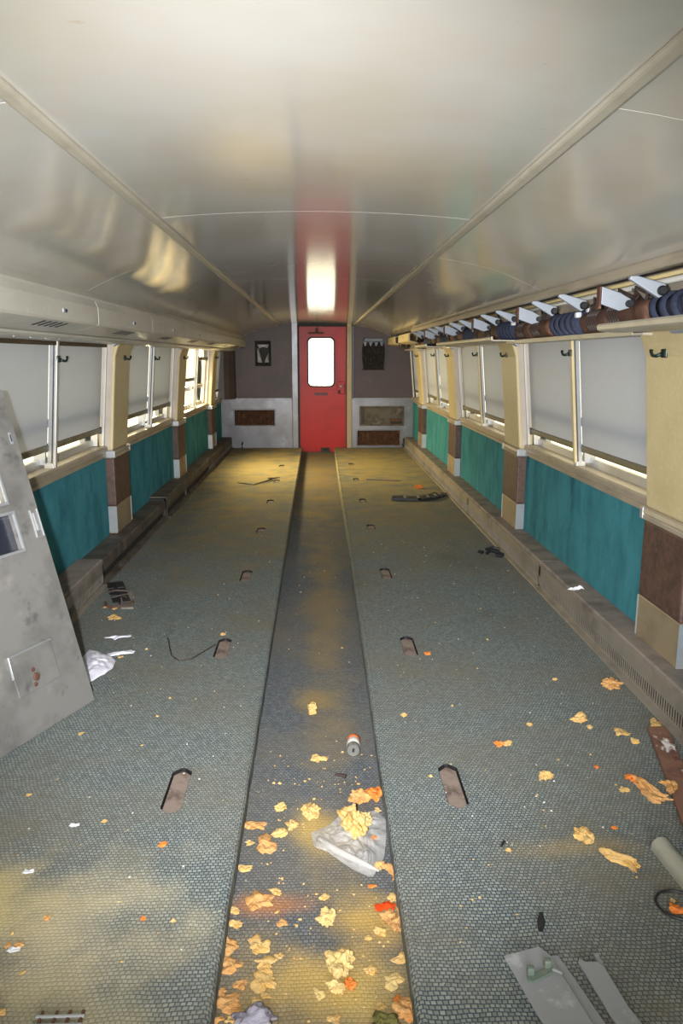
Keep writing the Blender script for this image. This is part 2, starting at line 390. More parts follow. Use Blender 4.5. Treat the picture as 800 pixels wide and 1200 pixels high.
def blob(seed, size, kind):
    """a torn piece of crumbling foam, resting on z = 0; size is its width"""
    rnd = random.Random(seed); bm = bmesh.new()
    off = Vector((rnd.uniform(0, 90), rnd.uniform(0, 90), rnd.uniform(0, 90)))
    if kind == 'c':                       # a flat crust with a ragged outline
        rings, seg = 7, 30
        k1, k2, k3 = rnd.uniform(0, 6), rnd.uniform(0, 6), rnd.uniform(0, 6)
        asp = rnd.uniform(0.65, 0.95)
        def R(a):
            q = 1 + 0.26 * math.sin(2 * a + k1) * 0.7 + 0.18 * math.sin(3 * a + k2) + 0.12 * math.sin(5 * a + k3)
            return 0.46 * q + 0.17 * noise.noise(Vector((math.cos(a) * 2.6, math.sin(a) * 2.6, 0)) + off)
        th = 0.10
        top, bot = [], []
        for sgn, dst in ((1, top), (-1, bot)):
            c = bm.verts.new((0, 0, th * (1.2 if sgn > 0 else 0.2))); ring = []
            for i in range(1, rings + 1):
                f = i / rings; r = []
                for k in range(seg):
                    a = 2 * PI * k / seg; rr = R(a) * f
                    x, y = rr * math.cos(a), rr * math.sin(a) * asp
                    base = 0.16 * max(0, noise.noise(Vector((x * 2.2, y * 2.2, 3)) + off)) + 0.03
                    h = base + th * ((1 - f ** 4) * (0.8 + 0.6 * noise.noise(Vector((x * 5, y * 5, 7)) + off)) + 0.12 if sgn > 0 else 0)
                    r.append(bm.verts.new((x, y, h)))
                ring.append(r)
            for k in range(seg): bm.faces.new((c, ring[0][k], ring[0][(k + 1) % seg]))
            for a, b in zip(ring, ring[1:]):
                for k in range(seg): bm.faces.new((a[k], b[k], b[(k + 1) % seg], a[(k + 1) % seg]))
            dst.append(ring[-1])
        for k in range(seg): bm.faces.new((top[0][k], bot[0][k], bot[0][(k + 1) % seg], top[0][(k + 1) % seg]))
    else:
        bmesh.ops.create_icosphere(bm, subdivisions=3 if kind == 'l' and size < 0.05 else 4, radius=0.5)
        sx, sy, sz = {'l': (1, 0.85, 0.52), 'o': (1, 0.9, 0.7), 'b': (1, 0.9, 1.15), 'v': (0.7, 1.6, 0.5), 's': (0.55, 1.55, 0.42), 't': (0.7, 1.15, 0.8), 'h': (1, 0.8, 0.6)}[kind]
        for v in bm.verts:
            p = v.co.copy(); d = p.normalized()
            n1 = noise.noise(d * 1.3 + off); n2 = noise.noise(d * 2.9 + off * 1.7); n3 = noise.noise(d * 6.5 + off); n4 = noise.noise(d * 14 + off)
            p = p * (1 + 0.75 * n1 + 0.50 * n2 + 0.11 * n3 + 0.03 * n4)
            x, y, z = p.x * sx, p.y * sy, p.z * sz
            if kind == 'b':
                x = max(-0.36, min(0.36, x)); y = max(-0.30, min(0.30, y)); z = max(-0.5, min(0.55, z))
            if kind == 'h':              # curl the piece into a horseshoe
                a = x * 2.6; rr = 0.34 + y * 0.55; x, y = rr * math.sin(a), rr * math.cos(a)
            if kind in 'vs':
                x += 0.28 * math.sin(y * 2.4 + off.x)
            v.co = (x, y, z)
    zs = sorted(v.co.z for v in bm.verts); z0 = zs[len(zs) // 8] if kind != 'c' else zs[0]
    for v in bm.verts:
        v.co.z = max(0.0, v.co.z - z0)
    for v in bm.verts: v.co *= size
    return bm

# ------------------------------------------------------------------ dimensions of the carriage
END, BACK = 12.9, -1.6
PILLARS = [(0.33, 0.78), (3.06, 3.49), (5.79, 6.25), (8.50, 8.95), (11.24, 11.66)]
BAYS = [(0.78, 3.06), (3.49, 5.79), (6.25, 8.50), (8.95, 11.24), (11.66, 12.88)]
def lean(x, z): return x - 0.09 * max(0.0, z - 0.85)
def leanbar(bm, y0, y1, x0, x1, z0, z1, s=1, mi=0):
    prism(bm, [(s * lean(x0, z0), z0), (s * lean(x0, z1), z1), (s * lean(x1, z1), z1), (s * lean(x1, z0), z0)], y0, y1, mi=mi)
SIDE = {1: 'right', -1: 'left'}

# ------------------------------------------------------------------ floor
AZ = -0.08                                       # the aisle lies a step below the two seat platforms
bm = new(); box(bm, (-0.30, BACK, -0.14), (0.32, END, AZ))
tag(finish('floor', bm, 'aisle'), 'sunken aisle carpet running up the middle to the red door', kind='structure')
bm = new(); box(bm, (-1.75, BACK, -0.24), (1.75, END + 0.1, -0.15))
tag(finish('floor_base', bm, 'dark'), 'underfloor below the carpets', kind='structure')

LEFT_PLATES = [2.485, 3.83, 5.19, 6.62, 7.99, 9.35, 10.70]
RIGHT_PLATES = [2.483, 3.83, 5.22, 6.72, 8.02, 9.45, 10.85]
HOLE_W, HOLE_L, HOLE_D = 0.072, 0.29, 0.026
def hole_len(i): return HOLE_L if i < 3 else 0.24
def platform(name, s, edge_fn, holes, hx, label):
    bm = new()
    ys = [BACK + i * 0.1 for i in range(int((END - BACK) / 0.1) + 1)] + [END]
    rnd = random.Random(5 if s > 0 else 9)
    prev = None
    xin = hx - HOLE_W / 2                         # aisle-side rim of the hole strip (in |x|)
    xout = hx + HOLE_W / 2
    for y in ys:
        e = edge_fn(y) + rnd.uniform(-0.002, 0.002)
        z = 0.002 * math.sin(y * 5) 
        prof = [(xin, 0), (e + 0.03, 0.0), (e + 0.017, 0.003), (e + 0.007, -0.001), (e + 0.001, -0.010), (e, -0.024), (e + 0.004, -0.14)]
        row = [bm.verts.new((s * px, y, pz)) for px, pz in prof]
        if prev:
            for k in range(len(row) - 1):
                bm.faces.new((prev[k], prev[k + 1], row[k + 1], row[k]))
        prev = row
    def quad(a, b, c, d, mi=0): bm.faces.new([bm.verts.new((s * p[0], p[1], p[2])) for p in (a, b, c, d)]).material_index = mi
    quad((xout, BACK, 0), (1.56, BACK, 0), (1.56, END, 0), (xout, END, 0))
    y = BACK; c = HOLE_W * 0.40
    for i, h in enumerate(holes + [None]):
        y1 = END if h is None else h - hole_len(i) / 2
        quad((xin, y, 0), (xout, y, 0), (xout, y1, 0), (xin, y1, 0))
        if h is None: break
        y2 = h + hole_len(i) / 2
        for a, b, d in (((xin, y1), (xin + c, y1), (xin, y1 + c)), ((xout, y1), (xout - c, y1), (xout, y1 + c)), ((xin, y2), (xin + c, y2), (xin, y2 - c)), ((xout, y2), (xout - c, y2), (xout, y2 - c))):
            bm.faces.new([bm.verts.new((s * p[0], p[1], 0)) for p in (a, b, d)])
        loop = [(xin + c, y1), (xout - c, y1), (xout, y1 + c), (xout, y2 - c), (xout - c, y2), (xin + c, y2), (xin, y2 - c), (xin, y1 + c)]
        for a, b in zip(loop, loop[1:] + loop[:1]):
            quad((a[0], a[1], 0), (b[0], b[1], 0), (b[0], b[1], -HOLE_D), (a[0], a[1], -HOLE_D), 1)
        bm.faces.new([bm.verts.new((s * p[0], p[1], -HOLE_D)) for p in loop])
        y = y2
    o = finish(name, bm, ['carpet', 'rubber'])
    return tag(o, label, kind='structure')
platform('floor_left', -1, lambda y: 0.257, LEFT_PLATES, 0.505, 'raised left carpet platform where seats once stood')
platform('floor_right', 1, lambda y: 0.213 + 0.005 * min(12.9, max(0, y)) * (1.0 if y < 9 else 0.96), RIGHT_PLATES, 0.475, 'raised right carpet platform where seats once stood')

ORD = ['nearest', 'second nearest', 'third', 'fourth', 'fifth', 'sixth', 'farthest']
for s, ps, hx in ((-1, LEFT_PLATES, 0.505), (1, RIGHT_PLATES, 0.475)):
    for i, y in enumerate(ps):
        L = hole_len(i); bm = new(); c = HOLE_W * 0.38; w = HOLE_W / 2 - 0.004; l = L / 2 - 0.005
        loop = [(-w + c, -l), (w - c, -l), (w, -l + c), (w, l - c), (w - c, l), (-w + c, l), (-w, l - c), (-w, -l + c)]
        prism(bm, loop, -HOLE_D + 0.001, -0.010, 'z')
        o = finish('seat_anchor_plate', bm, 'plate', bevel=0.004, loc=(s * hx, y, 0))
        tag(o, f'{ORD[i]} grey seat anchor plate sunk in the {SIDE[s]} carpet, counted from the camera', 'anchor plate', 'seat anchor plates in the carpets')

# ------------------------------------------------------------------ walls
for s in (-1, 1):
    nm = SIDE[s]
    w = tag(empty(f'wall_{nm}'), f'{nm} side wall of the carriage with teal lower panels', kind='structure')
    bm = new()
    box(bm, (s * 1.72, BACK, -0.24), (s * 1.76, END, 0.84)); box(bm, (s * 1.72, BACK, 1.66), (s * 1.76, END, 2.2))
    spans = [(BACK, 0.78)] + PILLARS[1:] + [(12.80, END)]
    for a, b in spans: box(bm, (s * 1.72, a - 0.06, 0.84), (s * 1.76, b + 0.06 if b < END else END, 1.66))
    finish('outer_skin', bm, 'outer', w)
    for i, (a, b) in enumerate([(BACK, 0.33)] + BAYS):
        bm = new(); box(bm, (s * 1.595, a, 0.0), (s * 1.64, b, 0.768))
        finish('teal_panel', bm, 'teal', w)
    bm = new(); box(bm, (s * 1.595, BACK, 0.768), (s * 1.72, 0.33, 1.66)); finish('plain_panel', bm, 'cream', w)
    # header above the windows, behind the rack or the duct
    bm = new(); box(bm, (s * 1.525, BACK, 1.60), (s * 1.72, END, 1.94)); finish('header', bm, 'sill', w)

# ------------------------------------------------------------------ ceiling
CEIL = [(-1.24, 1.815), (-1.10, 1.885), (-0.95, 1.945), (-0.78, 1.985), (-0.60, 2.012), (-0.40, 2.028), (-0.2, 2.037), (0, 2.04), (0.2, 2.037), (0.40, 2.028), (0.60, 2.012), (0.78, 1.985), (0.95, 1.945), (1.10, 1.885), (1.20, 1.84)]
def ceil_sheet(name, prof, y0, y1, parent):
    bm = new(); sheet(bm, prof, y0, y1, 0.02)
    o = finish(name, bm, 'ceiling', parent, smooth=True)
    m = o.modifiers.new('edges', 'EDGE_SPLIT'); m.split_angle = math.radians(35)
    return o
ce = tag(empty('ceiling'), 'low arched glossy grey ceiling in long panels', kind='structure')
def smooth_profile(i0, i1, per=3):
    out = []
    for i in range(i0, i1):
        for k in range(per):
            t = k / per; p0 = CEIL[max(0, i - 1)]; p1 = CEIL[i]; p2 = CEIL[i + 1]; p3 = CEIL[min(len(CEIL) - 1, i + 2)]
            q = []
            for d in (0, 1):
                q.append(0.5 * (2 * p1[d] + (p2[d] - p0[d]) * t + (2 * p0[d] - 5 * p1[d] + 4 * p2[d] - p3[d]) * t * t + (3 * p1[d] - p0[d] - 3 * p2[d] + p3[d]) * t ** 3))
            out.append(tuple(q))
    out.append(CEIL[i1]); return out
seamsC = [BACK, 3.08, 5.6, 8.1, 10.6, END]
seamsS = [BACK, 1.72, 4.2, 6.7, 9.2, END]
G = 0.0015
for i in range(5):
    ceil_sheet('center_panel', smooth_profile(4, 10), seamsC[i] + G, seamsC[i + 1] - G, ce)
    ceil_sheet('left_panel', smooth_profile(0, 4), seamsS[i] + G, seamsS[i + 1] - G, ce)
    ceil_sheet('right_panel', smooth_profile(10, 14), seamsS[i] + G, seamsS[i + 1] - G, ce)
bm = new(); box(bm, (-1.76, BACK, 2.16), (1.76, END, 2.22)); finish('roof_slab', bm, 'dark', ce)
for s in (-1, 1):
    bm = new(); prism(bm, [(s * 0.585, 2.012), (s * 0.585, 2.002), (s * 0.592, 1.999), (s * 0.612, 1.997), (s * 0.62, 1.999), (s * 0.62, 2.008)], BACK, END)
    finish('joint_strip', bm, 'trim_metal', ce, bevel=0.002)

# ------------------------------------------------------------------ pillars
NEARNESS = ['beside the camera', 'nearest', 'second', 'third', 'last']
for s in (-1, 1):
    for i, (a, b) in enumerate(PILLARS):
        p = tag(empty('pillar'), f'{NEARNESS[i]} {SIDE[s]} window pillar, cream above and brown below', kind='structure')
        bm = new()
        f = lambda z: s * lean(1.535, z)
        prism(bm, [(f(0.81), 0.81), (f(1.2), 1.2), (f(1.50), 1.50), (s * 1.458, 1.56), (s * 1.44, 1.60), (s * 1.415, 1.625), (s * 1.64, 1.625), (s * 1.64, 0.81)], a, b)
        finish('upper_cover', bm, 'cream', p, bevel=0.02, seg=3)
        bm = new()
        for y0, y1 in ((a - 0.003, a + 0.0), (b, b + 0.003)):
            prism(bm, [(s * (lean(1.535, 0.82) + 0.022), 0.82), (s * (lean(1.535, 1.5) + 0.022), 1.5), (s * (lean(1.535, 1.58) + 0.018), 1.58), (s * 1.60, 1.58), (s * 1.62, 0.82)], y0, y1)
        finish('side_trim', bm, 'side', p, split=True)
        bm = new(); box(bm, (s * 1.53, a, 0.385), (s * 1.64, b, 0.752)); finish('lower_cover', bm, 'brown', p, bevel=0.012)
        bm = new(); box(bm, (s * 1.535, a, 0.17), (s * 1.64, b, 0.385)); finish('kick_plate', bm, 'kick', p, bevel=0.006)
        bm = new()
        for y0, y1 in ((a - 0.004, a), (b, b + 0.004)): box(bm, (s * 1.531, y0, 0.183), (s * 1.595, y1, 0.383))
        finish('kick_edge', bm, 'silver', p, split=True)
        bm = new()
        prism(bm, [(s * 1.535, 0.752), (s * 1.522, 0.756), (s * 1.519, 0.772), (s * 1.526, 0.779), (s * 1.519, 0.787), (s * 1.522, 0.806), (s * 1.535, 0.812), (s * 1.64, 0.812), (s * 1.64, 0.752)], a - 0.004, b + 0.004)
        finish('band', bm, 'sill', p)
        bm = new()
        for y0, y1 in ((a - 0.022, a + 0.012), (b - 0.012, b + 0.022)):
            box(bm, (s * 1.516, y0, 0.755), (s * 1.60, y1, 0.810))
        finish('band_clip', bm, 'silver', p, bevel=0.006, split=True)
        bm = new()
        for y0, y1 in ((a - 0.07, a + 0.10),):
            prism(bm, [(s * 1.47, 1.575), (s * 1.43, 1.60), (s * 1.425, 1.606), (s * 1.476, 1.606), (s * 1.486, 1.58)], y0, y1)
        finish('corner_bracket', bm, 'zinc', p)

# ------------------------------------------------------------------ windows and shades
WIN = ['window beside the camera', 'nearest window', 'second window', 'third window', 'last window by the end wall']
def shade(y0, y1, zb, s, label, ztop=1.60):
    o = empty('window_shade', (s * 1.63, (y0 + y1) / 2, zb)); L = (y1 - y0) / 2
    bm = new(); X = lambda z: s * lean(1.628, z)
    n = 10
    for side in (0, 1):
        pass
    prof = [(X(zb + (ztop - zb) * k / n), zb + (ztop - zb) * k / n) for k in range(n + 1)]
    vs = [[bm.verts.new((p[0] - s * 1.63, y, p[1] - zb)) for p in prof] for y in (-L, L)]
    for k in range(n): bm.faces.new((vs[0][k], vs[0][k + 1], vs[1][k + 1], vs[1][k]))
    f = finish('fabric', bm, 'shade', o)
    bm = new()
    prism(bm, [(X(zb) - s * 1.64, 0.002), (X(zb) - s * 1.645, 0.012), (X(zb + .04) - s * 1.643, 0.036), (X(zb + .04) - s * 1.628, 0.040), (X(zb) - s * 1.626, -0.002)], -L - 0.004, L + 0.004)
    finish('hem_bar', bm, 'hem', o)
    bm = new()
    for y in (-L, L): box(bm, (X(zb) - s * 1.646, y - 0.008, -0.006), (X(zb) - s * 1.626, y + 0.008, 0.044))
    finish('hem_end_cap', bm, 'black', o, split=True)
    tag(o, label, 'window shade', 'roller shades of the carriage windows')
    return o
wn = 0
for s in (-1, 1):
    for i, (a, b) in enumerate(BAYS):
        wn += 1
        w = tag(empty(f'window_{wn}'), f'{WIN[i]} in the {SIDE[s]} wall', kind='structure')
        single = i == 4
        ym = None if single else (a + b) / 2 + 0.01
        # frame: tracks at both sides and top, sash rail below
        bm = new()
        for y0, y1 in ((a + 0.002, a + 0.034), (b - 0.034, b - 0.002)):
            leanbar(bm, y0, y1, 1.592, 1.612, 0.845, 1.60, s)
            leanbar(bm, y0, y1, 1.64, 1.69, 0.845, 1.60, s)
        finish('side_track', bm, 'frame', w, bevel=0.003, split=True)
        bm = new(); box(bm, (s * 1.668, a, 0.84), (s * 1.70, b, 0.892)); box(bm, (s * 1.64, a, 1.60), (s * 1.72, b, 1.665)); finish('sash_rail', bm, 'frame', w, bevel=0.003, split=True)
        bm = new(); box(bm, (s * 1.645, a + 0.03, 1.075), (s * 1.665, b - 0.03, 1.125)); finish('sash_bar', bm, 'frame', w)
        bm = new()
        prism(bm, [(s * 1.596, 0.762), (s * 1.580, 0.766), (s * 1.577, 0.786), (s * 1.585, 0.792), (s * 1.577, 0.799), (s * 1.572, 0.834), (s * 1.578, 0.845), (s * 1.72, 0.842), (s * 1.72, 0.762)], a, b)
        finish('window_sill', bm, 'sill', w)
        bm = new(); box(bm, (s * 1.704, a, 0.88), (s * 1.709, b, 1.61)); finish('glass_pane', bm, 'glass', w)
        if ym:
            bm = new(); leanbar(bm, ym - 0.018, ym + 0.018, 1.577, 1.594, 0.86 if s > 0 else 0.835, 1.61, s)
            if s < 0: prism(bm, [(-1.577, 0.835), (-1.594, 0.835), (-1.59, 0.80)], ym - 0.016, ym + 0.016)
            finish('mullion', bm, 'cream' if s > 0 else 'frame', w, bevel=0.003)
            bm = new(); leanbar(bm, ym - 0.022, ym + 0.022, 1.60, 1.622, 0.86, 1.61, s); leanbar(bm, ym - 0.012, ym + 0.012, 1.64, 1.71, 0.86, 1.61, s)
            finish('mullion_track', bm, 'silver', w, split=True)
            bm = new(); box(bm, (s * 1.583, ym - 0.03, 0.842), (s * 1.64, ym + 0.03, 0.872)); finish('mullion_foot', bm, 'frame', w, bevel=0.004)
        g = 0.012
        zb = {(-1, 1): 0.945, (-1, 2): 0.975}.get((s, i), 0.93 if s > 0 else 0.95)
        if single:
            shade(a + 0.03, b - 0.05, zb, s, f'roller shade drawn down in the narrow {SIDE[s]} window by the end wall')
        else:
            which = WIN[i]
            if (s, i) == (-1, 3):
                shade(a + 0.03, ym - g, 1.20, s, 'roller shade stopped half way, near pane of the third left window')
                shade(ym + g, b - 0.03, 1.455, s, 'roller shade rolled almost fully up, far pane of the third left window')
            else:
                shade(a + 0.026, ym - g, zb, s, f'grey roller shade, near pane of the {which} on the {SIDE[s]}')
                shade(ym + g, b - 0.026, zb, s, f'grey roller shade, far pane of the {which} on the {SIDE[s]}')
# dark bar over the nearest left window
bm = new(); box(bm, (-1.56, 3.49, 1.566), (-1.515, 5.72, 1.600))
tag(finish('trim_1', bm, 'darkbar'), 'dark brown bar along the head of the nearest left window', kind='structure')

# ------------------------------------------------------------------ end wall
we = tag(empty('wall_end'), 'end wall around the red door, brown above and bare metal below', kind='structure')
YE = END
TOP = 2.16
bm = new(); box(bm, (-1.76, YE + 0.05, -0.24), (-0.42, YE + 0.09, TOP)); box(bm, (0.56, YE + 0.05, -0.24), (1.76, YE + 0.09, TOP)); box(bm, (-0.42, YE + 0.05, 1.99), (0.60, YE + 0.09, TOP)); finish('wall_core', bm, 'dark', we)
# left upper panel with the torn opening cut in it
def holed(bm, x0, x1, z0, z1, holes, y0, y1):
    xs = sorted({x0, x1, *[h[0] for h in holes], *[h[1] for h in holes]}); zs = sorted({z0, z1, *[h[2] for h in holes], *[h[3] for h in holes]})
    for xa, xb in zip(xs, xs[1:]):
        for za, zb in zip(zs, zs[1:]):
            if any(h[0] <= xa and xb <= h[1] and h[2] <= za and zb <= h[3] for h in holes): continue
            box(bm, (xa, y0, za), (xb, y1, zb))
bm = new(); holed(bm, -1.62, -0.42, 0.815, TOP, [(-0.985, -0.785, 1.40, 1.70)], YE - 0.006, YE + 0.05); bmesh.ops.remove_doubles(bm, verts=bm.verts, dist=1e-5); finish('left_vinyl', bm, 'brownwall', we)
bm = new(); box(bm, (0.585, YE - 0.006, 0.815), (1.62, YE + 0.05, TOP)); finish('right_vinyl', bm, 'brownwall', we)
bm = new(); prism(bm, [(-1.62, YE - 0.16), (-1.52, YE - 0.15), (-1.44, YE - 0.11), (-1.36, YE - 0.04), (-1.34, YE - 0.006), (-1.62, YE - 0.006)], 0.815, 1.9, 'z'); finish('corner_cover', bm, 'brownwall', we, smooth=False)
bm = new(); holed(bm, -1.62, -0.42, -0.02, 0.815, [(-1.38, -0.71, 0.375, 0.635)], YE - 0.012, YE + 0.05); bmesh.ops.remove_doubles(bm, verts=bm.verts, dist=1e-5); finish('left_metal', bm, 'endmetal', we)
bm = new(); holed(bm, 0.575, 1.62, -0.02, 0.815, [(0.72, 1.43, 0.38, 0.68), (0.665, 1.385, 0.035, 0.29)], YE - 0.012, YE + 0.05); bmesh.ops.remove_doubles(bm, verts=bm.verts, dist=1e-5); finish('right_metal', bm, 'endmetal', we)
bm = new(); box(bm, (-1.62, YE - 0.02, 0.80), (-0.42, YE - 0.006, 0.83)); box(bm, (0.60, YE - 0.02, 0.80), (1.60, YE - 0.006, 0.83)); finish('chair_rail', bm, 'endmetal', we, bevel=0.004, split=True)
# arch trim under the ceiling
bm = new()
pr = smooth_profile(0, 4); sheet(bm, [(x, z - 0.014) for x, z in pr], YE - 0.03, YE - 0.006, 0.012)
pr = smooth_profile(10, 14); sheet(bm, [(x, z - 0.014) for x, z in pr], YE - 0.03, YE - 0.006, 0.012)
finish('arch_trim', bm, 'heatertop', we, split=True)

# the red end door
d = tag(empty('door_1', (0, YE, 0)), 'red end door with a rounded bright window', kind='structure')
DX0, DX1, DZ0, DZ1 = -0.295, 0.475, -0.07, 1.985
def rrect(x0, x1, z0, z1, r, n=6):
    out = []
    for cx, cz, a0 in ((x1 - r, z1 - r, 0), (x0 + r, z1 - r, 90), (x0 + r, z0 + r, 180), (x1 - r, z0 + r, 270)):
        for k in range(n + 1):
            a = math.radians(a0 + 90 * k / n); out.append((cx + r * math.cos(a), cz + r * math.sin(a)))
    return out
def plate_with_hole(bm, outer, inner, y0, y1):
    """outer and inner are loops with the same number of points"""
    n = len(outer); V = {}
    for key, lp, y in (('of', outer, y0), ('ob', outer, y1), ('if', inner, y0), ('ib', inner, y1)):
        V[key] = [bm.verts.new((p[0], y, p[1])) for p in lp]
    for k in range(n):
        j = (k + 1) % n
        bm.faces.new((V['of'][k], V['of'][j], V['if'][j], V['if'][k])); bm.faces.new((V['ob'][k], V['ib'][k], V['ib'][j], V['ob'][j]))
        bm.faces.new((V['of'][k], V['ob'][k], V['ob'][j], V['of'][j])); bm.faces.new((V['if'][k], V['if'][j], V['ib'][j], V['ib'][k]))
bm = new(); plate_with_hole(bm, rrect(DX0, DX1, DZ0, DZ1, 0.004), rrect(-0.15, 0.28, 1.02, 1.805, 0.075), 0.012, 0.05); finish('door_leaf', bm, 'red', d)
bm = new(); plate_with_hole(bm, rrect(-0.195, 0.325, 0.965, 1.86, 0.01), rrect(-0.15, 0.28, 1.02, 1.805, 0.075), 0.004, 0.012); finish('window_surround', bm, 'red', d, bevel=0.003)
bm = new(); plate_with_hole(bm, rrect(-0.165, 0.295, 1.005, 1.82, 0.085), rrect(-0.142, 0.272, 1.028, 1.797, 0.07), -0.006, 0.03); finish('window_gasket', bm, 'rubber', d, bevel=0.003)
bm = new(); plate_with_hole(bm, rrect(-0.15, 0.28, 1.02, 1.805, 0.075), rrect(0.06, 0.07, 1.40, 1.41, 0.003), 0.024, 0.028); finish('window_pane', bm, 'glass', d)
bm = new(); box(bm, (0.335, -0.02, 0.895), (0.455, 0.012, 1.10)); finish('lock_case', bm, 'red', d, bevel=0.008)
bm = new(); lathe(bm, [(0, -0.065), (0.018, -0.062), (0.022, -0.05), (0.012, -0.04), (0.012, -0.02), (0, -0.02)], (0.395, 0, 1.02), 'y', 16); finish('door_knob', bm, 'silver', d, smooth=True)
bm = new(); box(bm, (0.345, -0.024, 0.905), (0.385, -0.018, 0.96)); finish('lock_plate', bm, 'dark', d)
bm = new(); box(bm, (-0.14, -0.03, 1.868), (0.11, 0.012, 1.895)); box(bm, (-0.03, -0.05, 1.88), (0.02, 0.012, 1.965)); finish('door_closer', bm, 'rustsmooth', d, bevel=0.004)
bm = new(); box(bm, (-0.045, 0.006, 0.868), (0.17, 0.0125, 0.918)); finish('faded_sticker', bm, M('faded_dark_sticker', (92, 30, 36), rough=0.5, layers=[((60, 34, 46), 30, 0.45, 0.6, 0.8)]), d)
bm = new(); box(bm, (0.05, -0.012, -0.07), (0.20, 0.012, 0.0)); tube(bm, [(0.09, -0.02, -0.03), (0.16, -0.03, -0.01)], 0.014); finish('door_stop', bm, 'black', d, bevel=0.006)
for nm, x0, x1, mt, y0 in (('left_jamb', -0.42, -0.315, 'endmetal', -0.03), ('right_jamb', 0.49, 0.575, 'kick', -0.03)):
    bm = new(); box(bm, (x0, YE + y0, -0.09), (x1, YE + 0.05, 2.08)); tag(finish('trim_%d' % (2 if x0 < 0 else 3), bm, mt, bevel=0.01), f'{nm.split("_")[0]} upright beside the red door', kind='structure')
bm = new(); box(bm, (-0.315, YE - 0.01, -0.09), (-0.293, YE + 0.05, 2.0)); box(bm, (0.475, YE - 0.01, -0.09), (0.49, YE + 0.05, 2.0)); box(bm, (-0.315, YE - 0.01, 1.983), (0.49, YE + 0.05, 2.06)); tag(finish('trim_4', bm, 'dark'), 'dark gap strip framing the red door', kind='structure')
bm = new(); box(bm, (0.577, YE - 0.035, 0.82), (0.60, YE - 0.004, 1.99)); tag(finish('trim_5', bm, M('blue_black_edge', (38, 52, 66), rough=0.4)), 'blue-black edge strip right of the door upright', kind='structure')
bm = new(); box(bm, (-0.44, YE - 0.05, -0.24), (0.60, YE + 0.09, -0.072)); tag(finish('trim_8', bm, 'heaterdirty'), 'worn threshold under the red door', kind='structure')
# train railing seen through the door window
bm = new()
for k in range(5): box(bm, (-0.40 + 0.2 * k, END + 1.6, 1.55), (-0.385 + 0.2 * k, END + 1.615, 1.75))
box(bm, (-0.8, END + 1.6, 1.54), (0.9, END + 1.615, 1.555)); 
for k in range(8): box(bm, (-0.8 + 0.22 * k, END + 1.6, -0.2), (-0.785 + 0.22 * k, END + 1.61, 0.9))
box(bm, (-0.8, END + 1.6, 0.88), (0.9, END + 1.615, 0.90))
o = finish('outside_railing', bm, M('pale_railing', (140, 138, 136), rough=0.5)); tag(o, 'pale railing outside, seen through the red door window', 'railing')

# torn opening, vents, recess and magazine holder on the end wall
o = empty('broken_wall_box', (-0.885, YE, 1.55)); tag(o, 'broken open wall box with torn metal, on the brown wall left of the door', 'wall box')
bm = new(); plate_with_hole(bm, [(-0.13, -0.20), (0.13, -0.20), (0.13, 0.205), (-0.13, 0.205)], [(-0.098, -0.148), (0.098, -0.148), (0.098, 0.148), (-0.098, 0.148)], -0.022, -0.006); finish('box_frame', bm, 'rustplastic', o, bevel=0.004)
bm = new(); box(bm, (-0.099, 0.03, -0.149), (0.099, 0.035, 0.149)); finish('box_back', bm, 'dark', o)
bm = new()
v = [(-0.095, 0.02, -0.14), (-0.02, 0.005, -0.145), (-0.05, -0.012, -0.02), (-0.07, 0.0, 0.09), (-0.096, 0.015, 0.08)]; bm.faces.new([bm.verts.new(p) for p in v])
v = [(0.095, 0.02, -0.142), (0.02, 0.004, -0.145), (0.055, -0.014, -0.05), (0.094, 0.01, 0.02)]; bm.faces.new([bm.verts.new(p) for p in v])
v = [(-0.095, 0.012, 0.146), (0.095, 0.012, 0.146), (0.07, -0.004, 0.09), (0.0, 0.006, 0.11), (-0.06, -0.004, 0.085)]; bm.faces.new([bm.verts.new(p) for p in v])
f = finish('torn_metal', bm, 'silver', o); f.modifiers.new('solid', 'SOLIDIFY').thickness = 0.004

def grille(name, cx, cz, w, h, label, fr='endmetal'):
    o = empty(name, (cx, YE, cz)); tag(o, label, 'vent grille')
    W, Hh = w / 2, h / 2
    bm = new(); plate_with_hole(bm, [(-W - .02, -Hh - .02), (W + .02, -Hh - .02), (W + .02, Hh + .02), (-W - .02, Hh + .02)], [(-W, -Hh), (W, -Hh), (W, Hh), (-W, Hh)], -0.022, 0.0); finish('grille_frame', bm, fr, o, bevel=0.004)
    bm = new(); box(bm, (-W, 0.010, -Hh), (W, 0.016, Hh))
    n = int(w / 0.03)
    for k in range(n + 1): box(bm, (-W + w * k / n - 0.003, -0.002, -Hh), (-W + w * k / n + 0.003, 0.012, Hh))
    m = int(h / 0.03)
    for k in range(m + 1): box(bm, (-W, -0.004, -Hh + h * k / m - 0.003), (W, 0.010, -Hh + h * k / m + 0.003))
    finish('rusty_mesh', bm, 'rust', o)
grille('vent_grille', -1.045, 0.505, 0.66, 0.25, 'rusty vent grille in the bare metal wall left of the red door')
grille('vent_grille', 1.025, 0.162, 0.71, 0.245, 'rusty vent grille low in the metal wall right of the red door')
o = empty('wall_recess', (1.075, YE, 0.53)); tag(o, 'open metal recess in the wall right of the red door, above the rusty grille', 'recess')
bm = new(); plate_with_hole(bm, [(-0.375, -0.165), (0.375, -0.165), (0.375, 0.165), (-0.375, 0.165)], [(-0.345, -0.14), (0.345, -0.14), (0.345, 0.14), (-0.345, 0.14)], -0.020, -0.008); finish('recess_rim', bm, 'heaterdirty', o, bevel=0.004)
bm = new(); box(bm, (-0.352, 0.035, -0.148), (0.352, 0.045, 0.148)); finish('recess_back', bm, 'heaterdirty', o)
